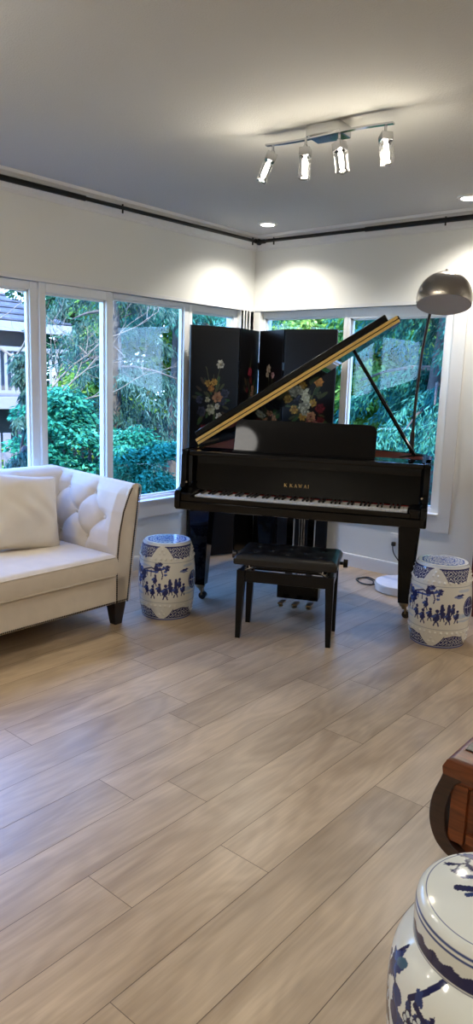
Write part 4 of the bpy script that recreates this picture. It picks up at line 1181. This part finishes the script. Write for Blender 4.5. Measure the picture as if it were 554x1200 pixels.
# ------------------------------------------------------------------ arc floor lamp
def arc_lamp():
    bx, by = -2.205, 4.455
    t = thing('arc_floor_lamp', 'arc floor lamp with brushed metal dome shade and white marble base', 'floor lamp', (bx, by, 0))
    O = Vector((bx, by, 0))
    G().lathe([(.178, 0), (.186, .006), (.188, .05), (.183, .058), (0, .060)], 64).build('base', M['marble'], t)
    sh = Vector((-1.872, 4.040, 1.872)) - O         # centre of the shade's open rim
    # pole
    G().tube([(0, 0, .058), (-.006, .0, .60), (-.010, .004, 1.10)], .0155, 16).build('pole_sleeve', M['gunmetal'], t)
    pts = [(-.010, .004, 1.06), (-.006, .004, 1.25), (.004, 0, 1.45), (.024, -.012, 1.65), (.065, -.045, 1.82), (.125, -.115, 1.945), (.19, -.20, 2.015), (.255, -.30, 2.045), (.315, -.385, 2.048), (.333, -.412, 2.035)]
    P = [Vector(p) for p in pts]; out = []
    for i in range(len(P) - 1):
        p0 = P[max(i - 1, 0)]; p1 = P[i]; p2 = P[i + 1]; p3 = P[min(i + 2, len(P) - 1)]
        for k in range(6):
            u = k / 6; out.append(.5 * ((2 * p1) + (p2 - p0) * u + (2 * p0 - 5 * p1 + 4 * p2 - p3) * u * u + (3 * p1 - p0 - 3 * p2 + p3) * u ** 3))
    out.append(P[-1])
    G().tube(out, .0095, 14).build('arc_pole', M['gunmetal'], t)
    # dome: slightly more than a hemisphere; outer and inner skins
    r = .158; o = []
    lo_a = math.radians(-14)
    for i in range(25):
        a = lo_a + (PI / 2 - lo_a) * i / 24; o.append((r * math.cos(a), r * math.sin(a) * .98))
    z0 = o[0][1]
    outer = [(max(x, .0001), z - z0) for x, z in o]
    inn = [(max(x * .985, .0001), (z - z0) * .985 + .001) for x, z in o]
    s = G().lathe(outer, 64); ob = s.build('shade', M['steel'], t, 60, sh)
    ob.rotation_euler = Vector((-.30 * .42, .30 * .90, 1)).to_track_quat('Z', 'Y').to_euler()
    G().lathe([(outer[0][0], 0), (inn[0][0], .0005)] + inn, 64).build('shade_lining', M['shade_in'], ob, 60)
    top = outer[-1][1]
    g = G().lathe([(.020, top - .004), (.018, top + .004), (.008, top + .010), (.007, top + .022), (.0, top + .024)], 24); g.build('finial', M['steel'], ob)
    G().lathe([(.0, .055), (.022, .06), (.032, .085), (.026, .115), (.016, .13), (.016, top - .01)], 24).build('bulb', M['plastic'], ob)
    # flex: from the base to the wall socket, with a loose loop on the floor
    cp = [(-.16, .02, .012), (-.23, .06, .006), (-.33, .10, .006), (-.36, .02, .006), (-.30, -.06, .006), (-.21, -.06, .006), (-.24, .02, .012), (-.33, .05, .012), (-.35, -.03, .014), (-.26, -.085, .008), (-.19, -.02, .008),
          (-.20, .14, .006), (-.10, .22, .02), (-.15, .262, .10), (-.22, .268, .18), (-.235, .272, .235)]
    P = [Vector(p) for p in cp]; out = []
    for i in range(len(P) - 1):
        p0 = P[max(i - 1, 0)]; p1 = P[i]; p2 = P[i + 1]; p3 = P[min(i + 2, len(P) - 1)]
        for k in range(8):
            u = k / 8; q = .5 * ((2 * p1) + (p2 - p0) * u + (2 * p0 - 5 * p1 + 4 * p2 - p3) * u * u + (3 * p1 - p0 - 3 * p2 + p3) * u ** 3); q.z = max(q.z, .005); out.append(q)
    out.append(P[-1])
    c = G().tube(out, .0042, 8).build('power_cord', M['cord'], t, 60)
    G().box((-.235, .284, .245), (.028, .026, .030), None, .005).build('plug', M['cord'], c)
arc_lamp()

o = thing('wall_outlet', 'white double power outlet on the wall behind the piano leg', 'outlet', (-2.44, YB, .265))
g = G().box((0, -.004, 0), (.074, .008, .118), None, .003); pl = g.build('cover_plate', M['plastic'], o)
for dz in (-.026, .026): G().lathe([(0, 0), (.017, 0), (.017, .002), (0, .003)], 20).build('socket', M['plastic'], o).matrix_local = Matrix.Translation((0, -.008, dz)) @ Matrix.Rotation(PI / 2, 4, 'X')

# ------------------------------------------------------------------ red cabinet
def cabinet():
    t = thing('red_cabinet', 'dark red lacquer cabinet standing at the end of the wall beside the window', 'cabinet', (-1.64, 4.23, 0))
    W, D, H = 1.0, .50, 1.15
    g = G().span((0, 0, .06), (W, D, H - .03), .004); g.span((.02, .02, 0), (W - .02, D - .02, .06)); g.build('body', M['red'], t)
    G().span((-.0, -.006, H - .03), (W + .012, D, H), .005).build('top', M['red'], t)
    for k in (0, 1):
        d = G().span((.045 + k * .46, -.014, .10), (.045 + k * .46 + .45, -.001, H - .07), .004).build('door', M['red'], t)
        G().tube([(.47 + k * .07, -.020, .58), (.47 + k * .07, -.020, .66)], .006, 8).build('handle', M['old_brass'], d)
cabinet()

# ------------------------------------------------------------------ outside: ground, house, fences, trees
GZ = -1.75
struct(G().span((-60, -30, GZ - .2), (40, 60, GZ)).build('ground', M['earth']))
struct(G().span((XL - .16, YF - .16, GZ), (XR + .16, YB + .16, -.2)).build('wall_foundation', M['siding']))

def house():
    t = thing('house', 'grey neighbouring house with shingled hip roof and white balcony outside the windows', 'house', (-13.2, 6.3, GZ))
    O = Vector(t.location)
    def B(g, n, m, par=None, sm=30):
        g.v = [(p[0] - O.x, p[1] - O.y, p[2] - O.z) for p in g.v]; return g.build(n, m, par or t, sm)
    y1 = 8.78; xf = -13.0
    B(G().span((-19, 2.0, GZ), (xf, y1, 2.5)), 'wall', M['siding'])
    # hip roof with shingle courses
    e = dict(x0=-19.6, x1=-12.3, y0=1.4, y1=9.25, z=2.36); R = [(-16, 4.6, 4.5), (-16, 5.6, 4.5)]
    g = G()
    V = [(e['x0'], e['y0'], e['z']), (e['x1'], e['y0'], e['z']), (e['x1'], e['y1'], e['z']), (e['x0'], e['y1'], e['z'])] + R
    V += [(x, y, z - .16) for x, y, z in V[:4]]
    g.add(V, [(0, 1, 4), (1, 2, 5, 4), (2, 3, 5), (3, 0, 4, 5), (0, 6, 7, 1), (1, 7, 8, 2), (2, 8, 9, 3), (3, 9, 6, 0), (6, 9, 8, 7)])
    n = 16
    for i in range(n):          # raised course edges on the slopes facing the room
        u = i / n; v = (i + .9) / n
        a0 = Vector(V[1]).lerp(Vector(R[0]), u); a1 = Vector(V[2]).lerp(Vector(R[1]), u)
        g.tube([a0 + Vector((0, 0, .02)), a1 + Vector((0, 0, .02))], .028, 5)
        a0 = Vector(V[2]).lerp(Vector(R[1]), u); a1 = Vector(V[3]).lerp(Vector(R[1]), u)
        g.tube([a0 + Vector((0, 0, .02)), a1 + Vector((0, 0, .02))], .028, 5)
    B(g, 'roof', M['shingle'])
    B(G().span((e['x1'] - .02, e['y0'], e['z'] - .2), (e['x1'] + .05, e['y1'], e['z'] - .02)), 'gutter', M['deck'])
    for (y0, y1_) in ((6.2, 7.55), (3.2, 4.6)):
        w = B(G().span((xf, y0, 1.0), (xf + .06, y1_, 2.15), .01), 'window', M['deck'])
        B(G().span((xf + .055, y0 + .1, 1.1), (xf + .075, y1_ - .1, 2.05)), 'pane', mat('far_glass', (.08, .12, .14), .1), w)
    b = B(G().span((xf, 2.5, .72), (xf + 1.1, y1 + .3, .95), .01), 'balcony', M['deck'])
    yy = 2.6
    g = G(); g.span((xf + 1.02, 2.5, 1.78), (xf + 1.1, y1 + .3, 1.86)); g.span((xf + 1.02, 2.5, 1.0), (xf + 1.1, y1 + .3, 1.06)); B(g, 'balcony_rail', M['deck'], b)
    k = 0
    while yy < y1 + .3:
        B(G().span((xf + 1.04, yy, 1.05), (xf + 1.075, yy + .045, 1.8)), 'baluster', M['deck'], b); yy += .14
    for y in (2.6, 5.4, 8.2): B(G().span((xf + .95, y, GZ), (xf + 1.09, y + .14, .75)), 'post', M['deck'], b)
house()
def deck_railing():
    t = thing('deck_railing', 'black iron railing of a raised deck among the trees', 'railing', (-10.9, 8.55, GZ))
    dirv = Vector((.55, .84, 0)).normalized()
    G().box((-.3, .5, 2.72), (.9, 1.7, .12), None, .01).build('deck', M['fence'], t)
    for x, y in ((-.6, -.2), (-.6, 1.2), (0, 1.2), (0.05, -.25)): G().tube([(x, y, 0), (x, y, 2.7)], .07, 8).build('post', M['fence'], t)
    g = G(); g.tube([(.16, -.35, 3.50), (.16, 1.35, 3.50)], .03, 8); g.tube([(.16, -.35, 2.85), (.16, 1.35, 2.85)], .02, 8); g.build('rail', M['dark_rail'], t)
    for k in range(12):
        y = -.33 + k * .15; G().tube([(.16, y, 2.85), (.20, y, 3.05), (.21, y, 3.25), (.16, y, 3.5)], .016, 6).build('baluster', M['dark_rail'], t)
deck_railing()
def fence(label, a, b, ztop, m, w=.10, gap=.03):
    a = Vector(a); b = Vector(b); L = (b - a).length; d = (b - a).normalized()
    t = thing('board_fence', label, 'fence', (a.x, a.y, GZ)); t.rotation_euler.z = math.atan2(d.y, d.x)
    g = G(); n = int(L / (w + gap))
    for k in range(n): g.span((k * (w + gap), -.012, .05), (k * (w + gap) + w, .012, ztop - GZ), .004)
    g.build('boards', m, t)
    G().span((0, .012, .35), (L, .05, .44)).build('rail', m, t); G().span((0, .012, ztop - GZ - .35), (L, .05, ztop - GZ - .26)).build('rail', m, t)
    for k in range(int(L / 2) + 1): G().span((k * 2 - .05, .012, 0), (k * 2 + .05, .11, ztop - GZ + .04)).build('post', m, t)
fence('pale weathered board fence below the neighbouring balcony', (-8.9, 3.6, 0), (-8.3, 5.45, 0), .62, M['fence'])
fence('dark slatted fence behind the low green maple', (-8.4, 5.55, 0), (-8.0, 8.3, 0), .85, M['dark_rail'], .05, .07)

# --- foliage: arrays of small leaf blades
def blades(P, D, N, L, W):
    """rhombic leaves from base points P along D (unit), side vector from N"""
    S = np.cross(D, N); S /= np.linalg.norm(S, axis=1, keepdims=True) + 1e-9
    L = L[:, None]; W = W[:, None]
    V = np.stack([P, P + D * L * .45 + S * W * .5, P + D * L, P + D * L * .45 - S * W * .5], 1).reshape(-1, 3)
    return V, np.arange(len(V)).reshape(-1, 4)
def unit(a): return a / (np.linalg.norm(a, axis=-1, keepdims=True) + 1e-9)
def conifer_mesh(H, R, h0, nb, nt, nl, droop, hang, ll, lw, seed):
    """drooping boughs: nb boughs, nt twigs each, nl needles-sprays per twig"""
    r = np.random.default_rng(seed)
    h = h0 + (H - h0) * r.uniform(0, 1, nb) ** 1.15; az = r.uniform(0, 2 * PI, nb)
    ell = R * np.clip(1 - (h - h0) / (H - h0), .05, 1) ** .8 * r.uniform(.7, 1.1, nb) + min(.15, R * .2)
    t = r.uniform(.12, 1, (nb, nt)); 
    rad = ell[:, None] * t; z = h[:, None] + .12 * rad - droop * rad * t
    a = az[:, None] + r.normal(0, .05, (nb, nt))
    base = np.stack([rad * np.cos(a), rad * np.sin(a), z], -1)
    out = np.stack([np.cos(a), np.sin(a), 0 * a], -1); side = np.stack([-np.sin(a), np.cos(a), 0 * a], -1)
    sgn = r.choice([-1, 1], (nb, nt, 1)); tl = r.uniform(.25, .6, (nb, nt, 1)) * (ell[:, None, None] / R * .6 + .4) * R * .38
    td = unit(out * r.uniform(.1, .7, (nb, nt, 1)) + side * sgn * r.uniform(.2, .8, (nb, nt, 1)) + np.array([0, 0, -1]) * hang * r.uniform(.5, 1.2, (nb, nt, 1)))
    s = (np.arange(nl) + .5) / nl
    p = base[:, :, None, :] + td[:, :, None, :] * (tl[:, :, None, :] * s[None, None, :, None])
    p[..., 2] -= .25 * tl[:, :, None, 0] * (s ** 2)[None, None, :]
    p = p + r.normal(0, .02, p.shape)
    d = unit(td[:, :, None, :] + r.normal(0, .45, p.shape) + np.array([0, 0, -.35 * hang]))
    N = unit(r.normal(0, 1, p.shape) + np.array([0, 0, .8]))
    n = p.shape[0] * p.shape[1] * p.shape[2]
    V, F = blades(p.reshape(-1, 3), d.reshape(-1, 3), N.reshape(-1, 3), ll * r.uniform(.6, 1.3, n), lw * r.uniform(.6, 1.3, n))
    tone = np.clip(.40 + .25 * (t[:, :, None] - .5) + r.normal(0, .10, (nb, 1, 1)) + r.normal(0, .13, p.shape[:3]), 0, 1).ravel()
    return quads_mesh('crown', V, F, tone), [(h[i], az[i], ell[i]) for i in range(nb)]
def clump_mesh(Rx, Rz, zc, ncl, nl, rc, ll, lw, seed, flat=.45):
    r = np.random.default_rng(seed)
    c = unit(r.normal(0, 1, (ncl, 3))) * r.uniform(.35, 1, (ncl, 1)) ** .5 * np.array([Rx, Rx, Rz]); c[:, 2] += zc
    q = unit(r.normal(0, 1, (ncl, nl, 3))) * (r.uniform(0, 1, (ncl, nl, 1)) ** .4) * np.array([rc, rc, rc * flat])
    p = c[:, None, :] + q; p[..., 2] -= .35 * (q[..., 0] ** 2 + q[..., 1] ** 2) / rc
    d = unit(q * np.array([1, 1, .2]) + r.normal(0, .25, q.shape) * rc + np.array([0, 0, -.3 * rc]))
    N = unit(np.array([0, 0, 1.0]) + r.normal(0, .45, q.shape)); n = ncl * nl
    V, F = blades(p.reshape(-1, 3), d.reshape(-1, 3), N.reshape(-1, 3), ll * r.uniform(.6, 1.3, n), lw * r.uniform(.6, 1.3, n))
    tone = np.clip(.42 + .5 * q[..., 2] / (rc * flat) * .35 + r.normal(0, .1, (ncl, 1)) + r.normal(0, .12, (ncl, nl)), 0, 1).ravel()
    return quads_mesh('crown', V, F, tone)
def trunk(g, H, r0, seed, limbs=(), wob=.05):
    rr = random.Random(seed); n = 9
    pts = [(rr.uniform(-wob, wob) * (i > 0), rr.uniform(-wob, wob) * (i > 0), H * i / (n - 1)) for i in range(n)]
    g.tube(pts, [r0 * (1 - .85 * i / (n - 1)) for i in range(n)], 10)
    for h, az, ell in limbs:
        P = [(u * ell * math.cos(az), u * ell * math.sin(az), h + .12 * u * ell - .30 * ell * u * u) for u in (0, .3, .6, .9)]
        g.tube(P, [.035, .025, .016, .007], 5)
def tree(name, label, cat, loc, crown_mesh, m, H, r0, seed, limbs=(), bark='bark', group=None, rz=0.0):
    t = thing(name, label, cat, (loc[0], loc[1], GZ), rz, group)
    link('crown', crown_mesh, m, t)
    g = G(); trunk(g, H, r0, seed, limbs); g.build('trunk', M[bark], t, 60)
    return t
# weeping spruce whose trunk shows in the wide sofa window
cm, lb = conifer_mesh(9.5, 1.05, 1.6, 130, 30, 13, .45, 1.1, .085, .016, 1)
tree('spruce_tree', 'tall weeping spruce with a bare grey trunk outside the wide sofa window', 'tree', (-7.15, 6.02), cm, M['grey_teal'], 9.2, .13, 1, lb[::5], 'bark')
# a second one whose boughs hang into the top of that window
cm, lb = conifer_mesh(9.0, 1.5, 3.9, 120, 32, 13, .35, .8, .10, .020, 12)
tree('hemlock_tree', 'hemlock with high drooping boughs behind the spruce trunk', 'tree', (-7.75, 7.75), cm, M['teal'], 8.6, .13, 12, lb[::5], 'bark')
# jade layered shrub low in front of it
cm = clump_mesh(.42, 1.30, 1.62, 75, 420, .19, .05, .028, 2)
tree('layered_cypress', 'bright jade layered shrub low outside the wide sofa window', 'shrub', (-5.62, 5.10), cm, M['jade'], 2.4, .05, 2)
# low maple and pale slim conifer for the other two sofa windows
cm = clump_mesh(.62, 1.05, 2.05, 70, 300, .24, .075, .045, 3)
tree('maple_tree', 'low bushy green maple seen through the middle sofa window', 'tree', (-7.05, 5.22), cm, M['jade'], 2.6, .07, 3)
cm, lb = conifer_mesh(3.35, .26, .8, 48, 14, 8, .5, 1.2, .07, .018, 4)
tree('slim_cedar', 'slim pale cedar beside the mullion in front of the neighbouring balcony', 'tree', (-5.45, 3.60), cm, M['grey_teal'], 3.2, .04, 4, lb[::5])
# leafless pale tree
def bare_tree():
    t = thing('bare_tree', 'leafless tree with pale twisted branches seen high in the middle sofa window', 'tree', (-7.9, 6.15, GZ))
    g = G(); rr = random.Random(9)
    def grow(p, d, L, r, k):
        pts = [p]; q = p.copy(); dd = d.copy()
        for i in range(5):
            dd = (dd + Vector((rr.uniform(-.3, .3), rr.uniform(-.3, .3), rr.uniform(-.12, .22)))).normalized(); q = q + dd * L / 5; pts.append(q.copy())
        g.tube(pts, [r * (1 - .12 * i) for i in range(6)], 6)
        if k:
            for i in range(6 if L > 2.5 else 3):
                b = pts[rr.choice([4, 5] if L > 2.5 else [2, 3, 4, 5])]; a = rr.uniform(0, 2 * PI)
                grow(b, (dd * .5 + Vector((math.cos(a), math.sin(a), rr.uniform(-.1, .6)))).normalized(), L * (rr.uniform(.22, .32) if L > 2.5 else rr.uniform(.55, .75)), r * .45, k - 1)
    grow(Vector((0, 0, 0)), Vector((0, 0, 1)), 4.0, .034, 4); g.build('branches', M['pale_bark'], t, 60)
bare_tree()
# cedars outside the piano window
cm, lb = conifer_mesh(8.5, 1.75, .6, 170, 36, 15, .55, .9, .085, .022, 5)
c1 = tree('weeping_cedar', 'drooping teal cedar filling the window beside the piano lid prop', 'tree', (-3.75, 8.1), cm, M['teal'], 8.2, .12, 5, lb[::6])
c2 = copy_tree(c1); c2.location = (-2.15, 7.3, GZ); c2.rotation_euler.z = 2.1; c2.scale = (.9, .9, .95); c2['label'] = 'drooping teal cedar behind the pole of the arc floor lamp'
# sunlit broadleaf trees at the back
cm = clump_mesh(2.3, 2.6, 3.6, 90, 330, .62, .17, .10, 6)
b1 = tree('broadleaf_tree', 'sunlit lime green tree beyond the spruce at the side of the piano', 'tree', (-9.5, 9.3), cm, M['lime'], 4.5, .14, 6)
b1.scale = (.8, .8, .85)
cm = clump_mesh(.55, .75, 1.25, 40, 260, .24, .08, .05, 31)
tree('garden_bush', 'yellow green bush in the shade under the neighbouring balcony', 'bush', (-10.6, 6.75), cm, M['lime'], 1.3, .04, 31)
spots = [(-9.0, 14.0, .85, 'sunlit lime green tree far behind the folding screen gap'), (-5.9, 11.9, .8, 'sunlit lime green tree showing above the folding screen')]
for i, (x, y, s, lab) in enumerate(spots):
    c = copy_tree(b1); c.location = (x, y, GZ); c.rotation_euler.z = 1.3 * (i + 1); c.scale = (s, s, s); c['label'] = lab
cm = clump_mesh(2.9, 3.9, 4.6, 130, 330, .75, .20, .12, 8)
d1 = tree('dark_evergreen', 'dark green evergreen far behind the spruce', 'tree', (-13.9, 12.9), cm, M['dark_leaf'], 7, .2, 8)
for i, (x, y, s, lab) in enumerate([(-10.8, 19.5, 1.05, 'dark green evergreen far beyond the folding screen'), (-2.4, 18.8, 1.0, 'dark green evergreen far beyond the drooping cedars'), (-.9, 12.4, .75, 'dark green evergreen behind the arc lamp cedar')]):
    c = copy_tree(d1); c.location = (x, y, GZ); c.rotation_euler.z = .9 * (i + 1); c.scale = (s, s, s); c['label'] = lab

# ------------------------------------------------------------------ daylight and view
def world():
    w = bpy.data.worlds.new('sky'); scene.world = w; w.use_nodes = True; nt = w.node_tree
    bg = nt.nodes['Background']; tc = nt.nodes.new('ShaderNodeTexCoord'); sp = nt.nodes.new('ShaderNodeSeparateXYZ')
    cr = nt.nodes.new('ShaderNodeValToRGB'); e = cr.color_ramp.elements
    e[0].position = 0.0; e[0].color = (.40, .64, 1.0, 1); e[1].position = .8; e[1].color = (.06, .25, 1.0, 1)
    nt.links.new(tc.outputs['Generated'], sp.inputs[0]); nt.links.new(sp.outputs['Z'], cr.inputs[0]); nt.links.new(cr.outputs[0], bg.inputs[0])
    bg.inputs[1].default_value = 8.5
    s = light('sun', 'SUN', (0, 0, 20), 9.0, (1, .93, .78), angle=math.radians(1.0))
    s.rotation_euler = Vector((-.52, .50, -.72)).to_track_quat('-Z', 'Y').to_euler()
world()
vs = scene.view_settings
scene.display_settings.display_device = 'sRGB'
vs.view_transform = 'Standard'; vs.look = 'None'; vs.gamma = 1.0; vs.use_curve_mapping = False
vs.exposure = 0.75
cy = scene.cycles
cy.max_bounces = 8; cy.diffuse_bounces = 4; cy.glossy_bounces = 4; cy.transparent_max_bounces = 16; cy.transmission_bounces = 4
cy.caustics_reflective = False; cy.caustics_refractive = False
cy.sample_clamp_indirect = 6.0
